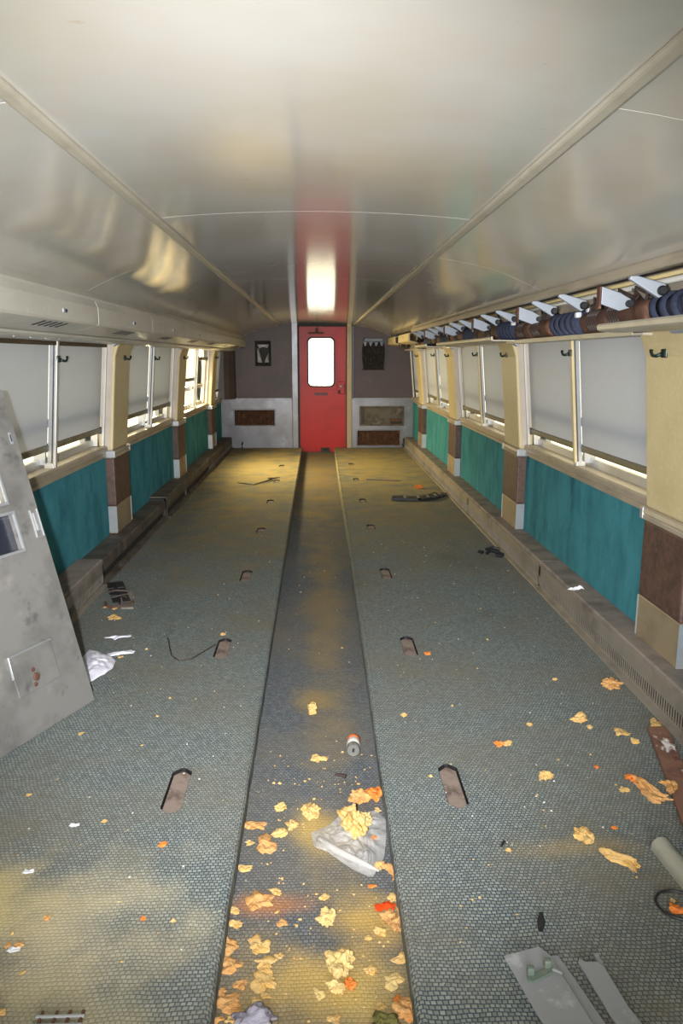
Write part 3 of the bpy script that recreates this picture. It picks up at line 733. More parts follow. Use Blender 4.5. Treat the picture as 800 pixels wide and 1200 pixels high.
o = empty('junction_box', (1.31, YE - 0.005, 0.39)); tag(o, 'small rusty box sitting in the wall recess right of the door', 'box')
bm = new(); box(bm, (-0.105, -0.022, 0), (0.105, 0.035, 0.09)); finish('box_shell', bm, 'rustsmooth', o, bevel=0.006)
bm = new(); box(bm, (-0.09, -0.026, 0.012), (0.09, -0.02, 0.05)); finish('box_slot', bm, 'dark', o)
o = empty('magazine_holder', (0.925, YE - 0.008, 1.55)); tag(o, 'dark barrel-shaped magazine holder on the brown wall right of the door', 'magazine holder')
def barrel(k0, k1, n=14):
    L_, R_ = [], []
    for k in range(n + 1):
        z = k0 + (k1 - k0) * k / n; t = (z / 0.27)
        w = 0.187 - 0.030 * t * t
        L_.append((-w, z)); R_.append((w, z))
    return R_ + L_[::-1]
bm = new(); prism(bm, barrel(-0.265, 0.255), -0.012, 0.0, 'y'); finish('back_plate', bm, 'rustplastic', o)
bm = new()
pts = barrel(-0.262, 0.10); 
prism(bm, [(x * 0.985, z) for x, z in pts], -0.06, -0.045, 'y')
for k in range(9):
    x = -0.16 + 0.04 * k; prism(bm, [(x - 0.006, -0.245), (x + 0.006, -0.245), (x + 0.008, 0.09), (x - 0.008, 0.09)], -0.07, -0.058, 'y')
finish('front_pocket', bm, 'rustplastic', o)
bm = new()
for k in range(4):
    x = -0.135 + 0.09 * k; prism(bm, [(x - 0.038, 0.20), (x + 0.038, 0.20), (x + 0.006, 0.12), (x - 0.006, 0.12)], -0.03, -0.012, 'y')
prism(bm, [(-0.155, 0.19), (0.155, 0.19), (0.15, 0.245), (-0.15, 0.245)], -0.03, -0.012, 'y')
finish('toothed_top', bm, M('slate_plastic', (44, 48, 58), rough=0.35), o)
bm = new(); box(bm, (-0.186, -0.05, -0.262), (0.186, -0.012, -0.245)); finish('pocket_floor', bm, 'rustplastic', o)
o = tag(finish('pipe_stub', tube(new(), [(-1.262, YE - 0.05, 0.0), (-1.262, YE - 0.05, 0.07), (-1.25, YE - 0.045, 0.11)], [0.02, 0.018, 0.008]), 'black', bevel=0.0), 'short black stub standing on the floor under the left vent grille', 'pipe')
o = tag(finish('end_fitting', box(box(new(), (1.43, YE - 0.07, 0.0), (1.475, YE - 0.014, 0.16)), (1.415, YE - 0.06, 0.03), (1.45, YE - 0.02, 0.07)), 'black', bevel=0.008), 'small black fitting in the floor corner right of the low grille', 'fitting')
# back end behind the photographer: an open doorway
wb = tag(empty('wall_back'), 'near end wall with an open doorway, behind the camera', kind='structure')
bm = new(); holed(bm, -1.76, 1.76, -0.24, 2.2, [(-0.35, 0.5, -0.08, 1.95)], BACK - 0.06, BACK); bmesh.ops.remove_doubles(bm, verts=bm.verts, dist=1e-5); finish('back_panel', bm, 'brownwall', wb)

# ------------------------------------------------------------------ heaters along the walls
def heater(y0, y1, s, label, top, face, slots=True, h=0.185, xf=1.455, gap=0.004):
    o = empty('heater_cover', (s * 1.52, (y0 + y1) / 2, 0)); tag(o, label, 'heater cover', 'heater covers along the side walls')
    c = (y0 + y1) / 2; a, b = y0 - c + gap, y1 - c - gap; X = lambda x: s * (x - 1.52)
    bm = new(); prism(bm, [(X(xf), h - 0.03), (X(xf), h - 0.008), (X(xf + 0.008), h), (X(1.594), h), (X(1.594), h - 0.012), (X(xf + 0.012), h - 0.012), (X(xf + 0.008), h - 0.03)], a, b); finish('top_cover', bm, top, o)
    bm = new(); box(bm, (X(xf), a, 0.084), (X(xf + 0.002), b, h - 0.03)); box(bm, (X(xf), a, 0.014), (X(xf + 0.002), b, 0.028))
    if slots:
        n = int((b - a) / 0.0225)
        for k in range(n):
            y = a + (b - a) * (k + 0.5) / n; box(bm, (X(xf), y - 0.0052, 0.028), (X(xf + 0.0018), y + 0.0052, 0.084))
    for y in (a, b - 0.012): box(bm, (X(xf), y, 0.014), (X(xf + 0.008), y + 0.012, 0.15))
    finish('slotted_front', bm, face, o)
    bm = new(); box(bm, (X(xf + 0.03), a, 0.004), (X(1.594), b, h - 0.02)); finish('core', bm, 'dark', o)
    bm = new(); prism(bm, [(X(xf - 0.03), 0.001), (X(xf - 0.028), 0.010), (X(xf + 0.008), 0.014), (X(xf + 0.03), 0.014), (X(xf + 0.03), 0.001)], a, b); finish('toe_strip', bm, face, o)
    return o
for y0, y1, n in ((-1.2, 2.4, 'lowest part at the right edge by the rusty board'), (2.4, 4.84, 'beneath the nearest right window, with dark slots'), (4.84, 7.3, 'beyond the first seam on the right, running past the second pillar'), (7.3, 9.75, 'beneath the third right window'), (9.75, 12.80, 'last stretch on the right ending at the end wall')):
    heater(y0, y1, 1, f'worn metal heater cover, {n}', 'heatertop', 'heater')
for y0, y1, n, h, xf in ((-1.2, 4.98, 'behind and beside the leaning panel on the left', 0.185, 1.43), (4.98, 7.2, 'grimy stretch at the nearest left pillar, beyond the black strips', 0.165, 1.445), (7.2, 8.3, 'boxy raised stretch between the two nearest left pillars', 0.20, 1.43), (8.3, 10.2, 'tan dusty stretch on the left past the second pillar', 0.175, 1.44), (10.2, 12.86, 'last stretch on the left ending at the end wall', 0.185, 1.43)):
    heater(y0, y1, -1, f'dirty metal heater cover, {n}', 'heatertop' if y0 < 4 else 'heaterdirty', 'heater' if y0 < 4 else 'heaterdirty', slots=y0 < 4.9 or y0 > 9, h=h, xf=xf)

# ------------------------------------------------------------------ overhead duct on the left
bounds = [BACK] + [-1.24 + 1.3625 * k for k in range(0, 11)] + [END - 0.02]
bounds = [b for b in bounds if b <= END - 0.02]
for k in range(len(bounds) - 1):
    y0, y1 = bounds[k] + 0.0025, bounds[k + 1] - 0.0025
    if y1 < 0.2 or y1 - y0 < 0.3: continue
    vis = ['', '', '', ''] 
    idx = k
    c = (y0 + y1) / 2; o = empty('overhead_duct', (-1.3, c, 1.7))
    q = {3: 'cut by the left picture edge', 4: 'with the largest vent slots and latch'}.get(k, f'{k - 2}th along from the camera')
    tag(o, f'grey overhead duct section above the left windows, {q}', 'overhead duct', 'overhead duct sections above the left windows')
    a, b = y0 - c, y1 - c
    X = lambda x: -x + 1.3; Z = lambda z: z - 1.7
    bm = new(); prism(bm, [(X(1.17), Z(1.80)), (X(1.155), Z(1.762)), (X(1.150), Z(1.752)), (X(1.150), Z(1.672)), (X(1.158), Z(1.660)), (X(1.32), Z(1.622)), (X(1.50), Z(1.622)), (X(1.50), Z(1.80))], a, b)
    finish('duct_body', bm, 'duct', o, bevel=0.003)
    bm = new()
    for j in range(5):
        y = -0.05 + 0.075 * j; xa, xb = 1.18, 1.25
        za = 1.660 - (xa - 1.158) * 0.2346; zb = 1.660 - (xb - 1.158) * 0.2346
        v = [(X(xa), y - 0.012, Z(za) - 0.0015), (X(xa), y + 0.016, Z(za) - 0.0015), (X(xb), y + 0.016 + 0.03, Z(zb) - 0.0015), (X(xb), y - 0.012 + 0.03, Z(zb) - 0.0015)]
        lo = [bm.verts.new(p) for p in v]; hi = [bm.verts.new((p[0], p[1], p[2] + 0.006)) for p in v]
        bm.faces.new(lo); bm.faces.new(hi[::-1])
        for t in range(4): bm.faces.new((lo[t], lo[(t + 1) % 4], hi[(t + 1) % 4], hi[t]))
    finish('vent', bm, 'dark', o)
    bm = new(); box(bm, (X(1.150) - 0.002, 0.10, Z(1.698)), (X(1.150) + 0.004, 0.155, Z(1.716))); lt = finish('latch', bm, 'zinc', o, bevel=0.002)
    bm = new(); box(bm, (X(1.150) + 0.003, 0.125, Z(1.701)), (X(1.150) + 0.0055, 0.15, Z(1.713))); finish('latch_hole', bm, 'dark', lt)
# lower rounded valance with rivets
o = empty('overhead_valance', (-1.4, 5.6, 1.612)); tag(o, 'rounded riveted valance running under the left overhead duct', 'valance')
bm = new(); L0, L1 = BACK - 5.6, END - 0.03 - 5.6
prism(bm, [(0.06, 0.010), (0.07, 0.004), (0.067, -0.006), (0.045, -0.016), (0.0, -0.022), (-0.10, -0.024), (-0.10, 0.010)], L0, L1); finish('valance_shell', bm, 'duct', o, smooth=False, bevel=0.003)
bm = new(); y = -2.6
while y < L1 - 0.2:
    lathe(bm, [(0, -0.004), (0.005, -0.002), (0.006, 0.003), (0, 0.003)], (0.02, y, -0.0195), n=8); y += 0.21
finish('rivets', bm, 'silver', o)
bm = new(); box(bm, (-1.50, BACK, 1.612), (-1.36, END - 0.03, 1.624)); tag(finish('trim_6', bm, 'dark'), 'dark groove between the left duct and its valance', kind='structure')
bm = new(); prism(bm, [(-1.255, 1.835), (-1.235, 1.80), (-1.165, 1.765), (-1.165, 1.80), (-1.21, 1.85)], BACK, END - 0.01); tag(finish('trim_7', bm, 'duct'), 'pale edge strip between the ceiling and the left duct', kind='structure')

# ------------------------------------------------------------------ stripped rack on the right
rk = empty('overhead_rack', (1.35, 5.6, 1.7)); tag(rk, 'stripped overhead rack frame along the right side with its edge rail and tray', 'overhead rack')
R = lambda x, z: (x - 1.35, z - 1.7)
L0, L1 = BACK - 5.6, 12.6 - 5.6
bm = new(); prism(bm, [R(1.195, 1.845), R(1.183, 1.835), R(1.180, 1.812), R(1.186, 1.800), R(1.215, 1.800), R(1.215, 1.85)], L0, 9.9 - 5.6); finish('edge_rail', bm, 'sill', rk, bevel=0.003)
bm = new(); prism(bm, [R(1.215, 1.835), R(1.30, 1.86), R(1.525, 1.86), R(1.525, 1.90), R(1.20, 1.90)], L0, L1); finish('cavity_top', bm, 'heatertop', rk)
bm = new(); prism(bm, [R(1.50, 1.60), R(1.50, 1.86), R(1.526, 1.86), R(1.526, 1.60)], L0, L1); finish('cavity_back', bm, 'side', rk)
bm = new(); tube(bm, [(0.12, L0, 0.112), (0.12, L1, 0.112)], 0.012, 10); finish('white_tube', bm, 'tubeglow', rk, smooth=True)
bm = new(); tube(bm, [(0.125, L0, 0.139), (0.125, L1, 0.139)], 0.010, 10); finish('cream_conduit', bm, 'creamtube', rk, smooth=True)
for y0, y1 in ((BACK, 3.56), (5.45, 8.14), (8.74, 9.9)):
    bm = new(); a, b = y0 - 5.6, y1 - 5.6
    pts = [(-0.135, -0.062), (-0.140, -0.070), (-0.138, -0.086), (-0.128, -0.092), (0.15, -0.096), (0.15, -0.088), (-0.122, -0.084), (-0.128, -0.062)]
    prism(bm, pts, a, b - 0.18)
    # the pointed far end of the tray
    v0 = [bm.verts.new((p[0], b - 0.18, p[1])) for p in pts[2:6]]
    v1 = [bm.verts.new((max(p[0], 0.0), b, p[1])) for p in pts[2:6]]
    bm.faces.new(v0); bm.faces.new(v1[::-1])
    for t in range(4): bm.faces.new((v0[t], v0[(t + 1) % 4], v1[(t + 1) % 4], v1[t]))
    finish('tray', bm, 'trim_metal', rk)
bm = new()
for y0, y1 in ((3.35, 5.75), (8.3, 8.7), (10.7, 12.4)):
    a, b = y0 - 5.6, y1 - 5.6
    prism(bm, [(0.03, a + 0.06), (0.05, a), (0.15, a), (0.15, b), (0.05, b), (0.03, b - 0.06)], -0.108, -0.098, 'z')
    prism(bm, [(0.028, a + 0.06), (0.032, a + 0.06), (0.032, b - 0.06), (0.028, b - 0.06)], -0.108, -0.085, 'z')
finish('inner_shelf', bm, 'trim_metal', rk, split=True)
def arm(y, parent):
    """slim tapered arm with a round dark socket at its outer end"""
    bm = new(); w = 0.004
    tip, end = Vector((-0.155, 0, 0.100)), Vector((-0.028, 0, 0.048))
    dirv = (end - tip).normalized(); up = Vector((-dirv.z, 0, dirv.x))
    P = [tip + up * 0.010, tip - up * 0.010, end - up * 0.030, end + dirv * 0.020, end + up * 0.028]
    prism(bm, [(p.x, p.z) for p in P], y - 0.012, y + 0.012)
    a = finish('bracket_arm', bm, 'zinc', parent, bevel=0.004)
    bm = new(); lathe(bm, [(0, -0.028), (0.014, -0.028), (0.019, -0.022), (0.019, 0.02), (0, 0.02)], (end.x - 0.004, y, end.z), 'y', 14); finish('socket', bm, 'black', a)
def plate(y, parent):
    """broad bracket plate with a folded dark edge"""
    bm = new(); prism(bm, [(-0.14, 0.092), (-0.14, 0.020), (-0.06, -0.008), (-0.018, 0.004), (-0.012, 0.040), (-0.06, 0.066)], y - 0.006, y + 0.006)
    a = finish('bracket_plate', bm, 'zinc', parent, bevel=0.002)
    bm = new(); box(bm, (-0.150, y - 0.006, 0.0), (-0.14, y + 0.03, 0.092)); finish('plate_flange', bm, 'rustsmooth', a)
    bm = new(); lathe(bm, [(0, -0.03), (0.014, -0.03), (0.016, 0.0), (0, 0.0)], (-0.022, y, 0.022), 'y', 12); finish('socket', bm, 'black', a)
for k in range(-2, 7):
    y = 3.35 + 1.3625 * k - 5.6
    if y > 3.3 or y < -5.4: continue
    plate(y, rk); arm(y + 0.55, rk); arm(y + 1.03, rk)
# wrapped bundles on the tray
def blue_bundle(L):
    bm = new(); n = max(4, int(L / 0.09))
    tube(bm, [(0, -L / 2, 0.06), (0, L / 2, 0.06)], 0.046, 14)
    o = finish('blue_wrapped_bundle', bm, 'blue', smooth=True)
    for k in range(n):
        y = -L / 2 + L * (k + 0.5) / n; bm = new(); t = 0.022
        for r0, r1 in ((0.047, 0.058),):
            ring = []
            for yy, r in ((-t, r0), (-t * 0.7, r1), (t * 0.7, r1), (t, r0)):
                ring.append([bm.verts.new((r * math.cos(2 * PI * j / 18), y + yy + 0.03 * math.sin(2 * PI * j / 18), 0.06 + r * math.sin(2 * PI * j / 18))) for j in range(18)])
            for A, B in zip(ring, ring[1:]):
                for j in range(18): bm.faces.new((A[j], A[(j + 1) % 18], B[(j + 1) % 18], B[j]))
        finish('wrap_band', bm, 'blue', o, smooth=True)
    bm = new()
    for a in (40, 100, 160): 
        r = 0.052; ra = math.radians(a); box(bm, (-r * math.cos(ra) - 0.012, -L / 2 - 0.012, 0.06 + r * math.sin(ra) - 0.012), (-r * math.cos(ra) + 0.012, -L / 2 + 0.02, 0.06 + r * math.sin(ra) + 0.012))
    finish('end_clamp', bm, 'white', o, bevel=0.004, split=True)
    return o
def rust_bundle(L, seed):
    rnd = random.Random(seed); bm = new(); n = 26; rings = []
    for i in range(n + 1):
        y = -L / 2 + L * i / n; r = []
        for j in range(16):
            a = 2 * PI * j / 16; q = 0.051 + 0.009 * noise.noise(Vector((math.cos(a) * 1.5, y * 12, math.sin(a) * 1.5 + seed)))
            if i in (0, n): q *= 0.8
            r.append(bm.verts.new((q * math.cos(a), y, 0.058 + q * math.sin(a))))
        rings.append(r)
    for A, B in zip(rings, rings[1:]):
        for j in range(16): bm.faces.new((A[j], A[(j + 1) % 16], B[(j + 1) % 16], B[j]))
    bm.faces.new(rings[0][::-1]); bm.faces.new(rings[-1])
    o = finish('rusty_coil_bundle', bm, 'rustsmooth', smooth=True)
    bm = new(); c = rnd.uniform(-0.25, 0.2) * L
    for k in range(5):
        y = c + 0.03 * k; pts = [(0.057 * math.cos(t * PI / 9), y + 0.012 * math.sin(t), 0.058 + 0.057 * math.sin(t * PI / 9)) for t in range(-2, 12)]
        tube(bm, pts, 0.005, 6)
    finish('wire_coil', bm, 'wire', o)
    bm = new()
    for k in range(5):
        y = rnd.uniform(-0.4, 0.4) * L; pts = [(-0.02 + rnd.uniform(-.02, .02), y, 0.09), (rnd.uniform(-.03, .02), y + rnd.uniform(-.04, .04), 0.125), (-0.02, y + rnd.uniform(-.1, .1), 0.15 + rnd.uniform(-.02, .02)), (0.04, y + rnd.uniform(-.1, .1), 0.11)]
        tube(bm, pts, 0.006, 6)
    finish('loose_wire', bm, 'wire', o, split=True)
    return o
CNT = ['nearest', 'second', 'third', 'fourth', 'fifth', 'sixth', 'seventh', 'eighth', 'ninth', 'tenth', 'eleventh', 'twelfth']
nb = nr = 0
for k in range(0, 6):
    yp = 3.35 + 1.3625 * k
    zt = 1.6165 if (yp < 3.6 or 5.6 < yp < 8.3 or 8.6 < yp < 10.9) else 1.6025
    def zof(a, b): return 1.6165 if (b < 3.55 or 5.46 < a and b < 8.2 or 8.56 < a and b < 10.7) else 1.6165 if (a < 3.38) else 1.6025
    for (a, b, kind) in ((yp - 0.60, yp - 0.13, 'b'), (yp - 0.09, yp + 0.30, 'r'), (yp + 0.33, yp + 0.70, 'r')):
        o = blue_bundle(b - a) if kind == 'b' else rust_bundle(b - a, k * 7 + (1 if a > yp else 2))
        o.location = (1.418, (a + b) / 2, zof(a, b)); o.scale = (1.2, 1, 1.2)
        if kind == 'b':
            tag(o, f'{CNT[nb]} navy wrapped bundle on the right overhead rack, counted from the camera', 'wrapped bundle', 'navy bundles on the right rack'); nb += 1
        else:
            tag(o, f'{CNT[nr]} rusty brown coil bundle on the right overhead rack, counted from the camera', 'coil bundle', 'rusty bundles on the right rack'); nr += 1
# cream duct boxes left at the far end of the rack
for y0, y1, lb in ((9.95, 11.2, 'cream box of the old light duct left at the far end of the right rack'), (11.75, 12.8, 'last cream box of the old light duct at the right end wall')):
    o = empty('light_duct_box', (1.2, (y0 + y1) / 2, 1.7)); tag(o, lb, 'duct box', 'cream boxes left on the right rack')
    L = (y1 - y0) / 2; bm = new()
    prism(bm, [(-0.04, 0.095), (-0.045, 0.0), (-0.03, -0.012), (0.08, -0.03), (0.08, -0.02), (-0.02, 0.0), (-0.025, 0.085), (0.04, 0.095)], -L, L); finish('box_shell', bm, 'cream', o, bevel=0.002)
    bm = new(); box(bm, (-0.047, -0.03, 0.05), (-0.043, 0.0, 0.065)); finish('latch', bm, 'dark', o)
o = empty('wiring_cluster', (1.28, 11.47, 1.62)); tag(o, 'dark tangled wiring cluster between the two cream boxes on the right', 'wiring')
rnd = random.Random(3); bm = new()
for k in range(9):
    p = [(rnd.uniform(-.07, .08), rnd.uniform(-.2, .2), rnd.uniform(0.0, .18)) for _ in range(5)]; tube(bm, p, 0.010, 6)
finish('wires', bm, 'wire', o)
bm = new(); box(bm, (-0.05, -0.16, 0.09), (0.06, 0.12, 0.17)); finish('steel_box', bm, 'zinc', o, bevel=0.006)

# ------------------------------------------------------------------ coat hooks
def hook(y, x, z, s, label):
    o = empty('coat_hook', (x, y, z)); o.scale = (0.75, 0.75, 0.75); tag(o, label, 'coat hook', 'coat hooks on the pillars and mullions')
    bm = new(); box(bm, (0, -0.042, -0.026), (-s * 0.012, 0.030, 0.026)); finish('hook_plate', bm, 'hook', o, bevel=0.008)
    bm = new(); tube(bm, [(-s * 0.010, 0.018, -0.004), (-s * 0.03, 0.04, -0.016), (-s * 0.042, 0.062, -0.014), (-s * 0.046, 0.075, 0.004), (-s * 0.044, 0.078, 0.020)], [0.011, 0.010, 0.009, 0.009, 0.012], 8); finish('hook_arm', bm, 'hook', o, smooth=True)
for s in (-1, 1):
    for i, (a, b) in enumerate(PILLARS):
        if i == 0 or (s < 0 and i == 1): continue
        z = 1.515 if s > 0 else 1.492
        hook({1: 3.285, 2: 6.06, 3: 8.75, 4: 11.45}[i], s * (lean(1.535, z) - 0.001), z, s, f'dark green coat hook on the {NEARNESS[i]} {SIDE[s]} cream pillar')
    for i in (1, 2, 3):
        a, b = BAYS[i]; z = 1.522 if s > 0 else 1.487
        hook((a + b) / 2 + 0.01, s * (lean(1.577, z) - 0.001), z, s, f'dark coat hook on the mullion of the {WIN[i]} on the {SIDE[s]}')
CHUNKS=[
(-0.032, 3.227, -0.08, 0.049, 'b', 'y', 'upright block-like yellow foam piece farthest up the aisle, beyond the can'),
(-0.002, 2.82, -0.08, 0.064, 'c', 'y', 'crumbled yellow foam flake in the aisle left of the lying can'),
(-0.139, 2.478, -0.08, 0.039, 'l', 'y', 'small yellow foam crumb above the long orange-tan crust in the aisle'),
(-0.032, 2.443, -0.08, 0.063, 'l', 'y', 'knobbly yellow foam lump left of the top of the clear plastic bag'),
(0.144, 2.521, -0.08, 0.072, 'l', 't', 'tan foam piece just above the clear plastic bag, left of an orange one'),
(0.201, 2.545, -0.08, 0.066, 'l', 'o', 'orange foam piece above the clear plastic bag by the right carpet edge'),
(0.205, 2.461, -0.08, 0.03, 'c', 'y', 'small yellow flake between the orange piece and the clear plastic bag'),
(0.178, 2.297, -0.08, 0.021, 'l', 'o', 'tiny bright orange foam bit lying on the clear plastic bag'),
(-0.229, 2.38, -0.08, 0.088, 'c', 't', 'long orange-tan foam crust against the left carpet edge, upper of two'),
(-0.178, 2.272, -0.08, 0.089, 'c', 't', 'broad orange-tan foam crust just below the long one by the left carpet edge'),
(-0.232, 2.286, -0.08, 0.034, 'c', 'y', 'small tan flake tucked between the two orange-tan crusts and the left edge'),
(-0.13, 2.325, -0.08, 0.045, 'l', 'y', 'yellow foam crumb at the right end of the orange-tan crusts'),
(-0.095, 2.372, -0.08, 0.042, 'l', 'y', 'pale yellow foam lump at the tip of the orange-tan crust pile'),
(-0.242, 2.159, -0.08, 0.054, 'c', 'y', 'yellow foam flake alone by the left carpet edge below the crusts'),
(-0.134, 2.047, -0.08, 0.04, 'c', 'y', 'small oval yellow flake above right of the large round tan crust'),
(-0.182, 2.007, -0.08, 0.087, 'c', 't', 'large round tan foam crust in the aisle left of the orange dust'),
(-0.251, 1.969, -0.08, 0.041, 'c', 'y', 'oval yellow flake at the left carpet edge, upper of a pair'),
(-0.241, 1.914, -0.08, 0.038, 'c', 'y', 'oval yellow flake at the left carpet edge, lower of a pair'),
(0.189, 2.145, -0.08, 0.034, 'l', 'y', 'yellow foam piece below the plastic bag beside the long one'),
(0.223, 2.116, -0.08, 0.034, 'v', 't', 'long upright tan foam strip against the right carpet edge below the bag'),
(0.156, 2.062, -0.08, 0.025, 'c', 'o', 'tiny orange crumb below the plastic bag'),
(0.217, 2.005, -0.08, 0.042, 'c', 'y', 'yellow flake by the right carpet edge just above the red-orange scrap'),
(0.189, 1.968, -0.08, 0.058, 'c', 'r', 'flat red-orange foam scrap by the right carpet edge'),
(0.196, 1.922, -0.08, 0.042, 'l', 't', 'tan foam lump directly below the red-orange scrap'),
(0.222, 1.902, -0.08, 0.033, 'v', 't', 'tan foam strip leaning at the right carpet edge below the red-orange scrap'),
(0.169, 1.869, -0.08, 0.032, 'l', 'y', 'round yellow foam ball below the red-orange scrap'),
(0.012, 2.014, -0.08, 0.025, 'l', 'y', 'small yellow crumb above the round pale lump in mid aisle'),
(0.017, 1.921, -0.08, 0.055, 'l', 'p', 'round pale yellow foam lump in the middle of the aisle'),
(-0.109, 1.915, -0.08, 0.033, 'c', 't', 'small tan crumb between the large round crust and the mid-aisle lump'),
(0.132, 1.846, -0.08, 0.019, 'l', 'y', 'tiny yellow crumb left of the round foam ball'),
(-0.251, 1.832, -0.08, 0.065, 'c', 't', 'large tan crust at the left carpet edge, top of the near-left heap'),
(-0.167, 1.83, -0.08, 0.063, 'c', 'y', 'large yellow flake at the top right of the near-left heap'),
(-0.148, 1.766, -0.08, 0.061, 'c', 'y', 'jagged yellow flake in the near-left heap below the top right one'),
(-0.111, 1.791, -0.08, 0.026, 'c', 'y', 'small yellow flake at the right fringe of the near-left heap'),
(-0.238, 1.762, -0.08, 0.063, 'c', 't', 'large orange-tan crust in the near-left heap by the carpet edge'),
(0.057, 1.794, -0.08, 0.026, 'l', 'y', 'small pale crumb above the big crumbled lump in the near aisle'),
(0.052, 1.747, -0.08, 0.076, 'l', 'p', 'big crumbled pale yellow lump in the near middle of the aisle'),
(0.131, 1.731, -0.08, 0.029, 'l', 'y', 'small yellow crumb right of the big crumbled lump'),
(0.217, 1.772, -0.08, 0.046, 'c', 'y', 'yellow flake at the right carpet edge above the large tan slab'),
(0.186, 1.698, -0.08, 0.056, 'c', 'p', 'large pale tan foam slab by the right carpet edge'),
(0.074, 1.689, -0.08, 0.034, 'l', 'o', 'orange foam lump in the near aisle just below the big crumbled lump'),
(0.036, 1.677, -0.08, 0.041, 'l', 'p', 'pale lump left of the orange lump in the near aisle'),
(-0.004, 1.663, -0.08, 0.036, 'c', 'p', 'pale flake at the left end of the near mid-aisle crumbs'),
(-0.205, 1.698, -0.08, 0.043, 'c', 't', 'tan flake in the middle of the near-left heap'),
(-0.15, 1.708, -0.08, 0.074, 'c', 'y', 'wide yellow flake at the right of the near-left heap'),
(-0.255, 1.676, -0.08, 0.034, 'c', 't', 'small tan flake against the left carpet edge in the near-left heap'),
(-0.226, 1.639, -0.08, 0.07, 'c', 't', 'wide tan crust low in the near-left heap'),
(-0.14, 1.662, -0.08, 0.027, 'c', 'y', 'small yellow flake above the grey lump'),
(-0.164, 1.646, -0.08, 0.026, 'c', 'y', 'small round yellow flake directly above the grey lump'),
(0.212, 1.6, -0.08, 0.057, 'l', 't', 'tan foam lump at the right carpet edge by the bottom of the picture'),
(0.148, 1.623, -0.08, 0.027, 'c', 'y', 'small pale flake in the near right of the aisle'),
(0.033, 1.585, -0.08, 0.036, 'c', 'y', 'yellow crumb at the bottom middle of the aisle'),
(-0.253, 1.592, -0.08, 0.034, 'c', 't', 'tan flake at the bottom left corner of the aisle'),
(-0.216, 1.593, -0.08, 0.034, 'c', 'y', 'yellow flake left of the grey lump at the bottom of the aisle'),
(0.193, 1.637, -0.08, 0.021, 'l', 'o', 'small orange crumb above the tan lump at the right carpet edge'),
(1.353, 3.286, 0.0, 0.077, 'l', 't', 'orange-tipped tan foam piece farthest up the right carpet, near the heater'),
(1.091, 2.958, 0.0, 0.058, 'l', 'y', 'blocky yellow foam piece in the middle of the right carpet'),
(1.114, 2.896, 0.0, 0.025, 'l', 'y', 'tiny yellow crumb beside the blocky piece on the right carpet'),
(1.227, 2.846, 0.0, 0.073, 'c', 'y', 'long thin yellow flake on the right carpet left of the rusty board'),
(1.25, 2.769, 0.0, 0.031, 'l', 'y', 'small yellow crumb below the long thin flake on the right carpet'),
(1.4, 2.921, 0.0, 0.067, 'c', 'y', 'forked yellow flake lying at the top end of the rusty board'),
(0.706, 2.762, 0.0, 0.033, 'l', 'o', 'small orange crumb beside a pale one near the right carpet plate'),
(0.742, 2.766, 0.0, 0.031, 'l', 'y', 'small pale yellow crumb touching the orange one on the right carpet'),
(1.03, 2.584, 0.0, 0.018, 'l', 'o', 'tiny orange crumb above the curled piece on the right carpet'),
(0.817, 2.496, 0.0, 0.06, 'h', 'y', 'curled yellow foam piece in the middle of the right carpet'),
(1.13, 2.496, 0.0, 0.043, 'l', 'o', 'orange crumb left of the long foam piece by the rusty board'),
(1.073, 2.433, 0.0, 0.04, 'c', 'y', 'yellow flake left of the long foam piece by the rusty board'),
(1.155, 2.404, 0.0, 0.109, 's', 't', 'long lumpy tan foam piece lying against the rusty board'),
(1.211, 2.392, 0.027, 0.035, 'v', 't', 'upright tan foam bit at the edge of the rusty board'),
(0.837, 2.162, 0.0, 0.059, 'l', 'y', 'yellow foam lump on the right carpet above the elongated one'),
(0.954, 2.209, 0.0, 0.017, 'l', 'o', 'tiny orange crumb on the right carpet left of the grey tube'),
(0.908, 2.037, 0.0, 0.083, 's', 'y', 'elongated yellow foam piece on the right carpet beside the grey tube'),
(0.978, 1.826, 0.0, 0.036, 'l', 'o', 'orange foam lump inside the black ring at the right'),
(0.989, 1.868, 0.0, 0.015, 'l', 'y', 'tiny tan crumb inside the black ring at the right'),
(0.871, 2.924, 0.0, 0.022, 'l', 'y', 'tiny yellow crumb on the right carpet short of the big plate'),
(1.115, 3.374, 0.0, 0.023, 'l', 'y', 'tiny yellow crumb far up the right carpet'),
(0.583, 2.107, 0.0, 0.015, 'l', 'y', 'tiny yellow crumb beside a dark bit on the right carpet'),
(-0.492, 2.167, 0.0, 0.022, 'l', 'o', 'tiny orange pebble-like crumb below the near left carpet plate'),
(-0.482, 1.844, 0.0, 0.015, 'l', 'o', 'tiny orange-tan crumb near the aisle edge of the left carpet'),
(-0.744, 1.855, 0.0, 0.02, 'l', 't', 'small tan foam crumb on the yellow daylight-and-dust patch of the left carpet'),
(-0.782, 1.756, 0.0, 0.021, 'l', 't', 'small tan foam crumb beside a white scrap at the left edge'),
(-0.811, 1.756, 0.0, 0.018, 'l', 't', 'small tan foam crumb at the left edge of the picture'),
(-1.016, 2.466, 0.0, 0.022, 'c', 'y', 'tiny yellow flake on the left carpet below the leaning panel'),
(-0.708, 2.297, 0.0, 0.016, 'l', 'y', 'tiny yellow crumb in the middle of the near left carpet'),
(-0.742, 1.667, 0.0, 0.015, 'c', 'y', 'tiny yellow flake near the bottom left corner of the picture'),
(-0.745, 1.548, 0.0, 0.021, 'l', 'y', 'yellow foam lump cut by the bottom left corner of the picture'),
(-1.292, 4.528, 0.0, 0.052, 'c', 'y', 'yellow flake left of the pair near the black bracket strips'),
(-1.236, 4.494, 0.0, 0.041, 'c', 'y', 'small yellow flake above the largest one near the black bracket strips'),
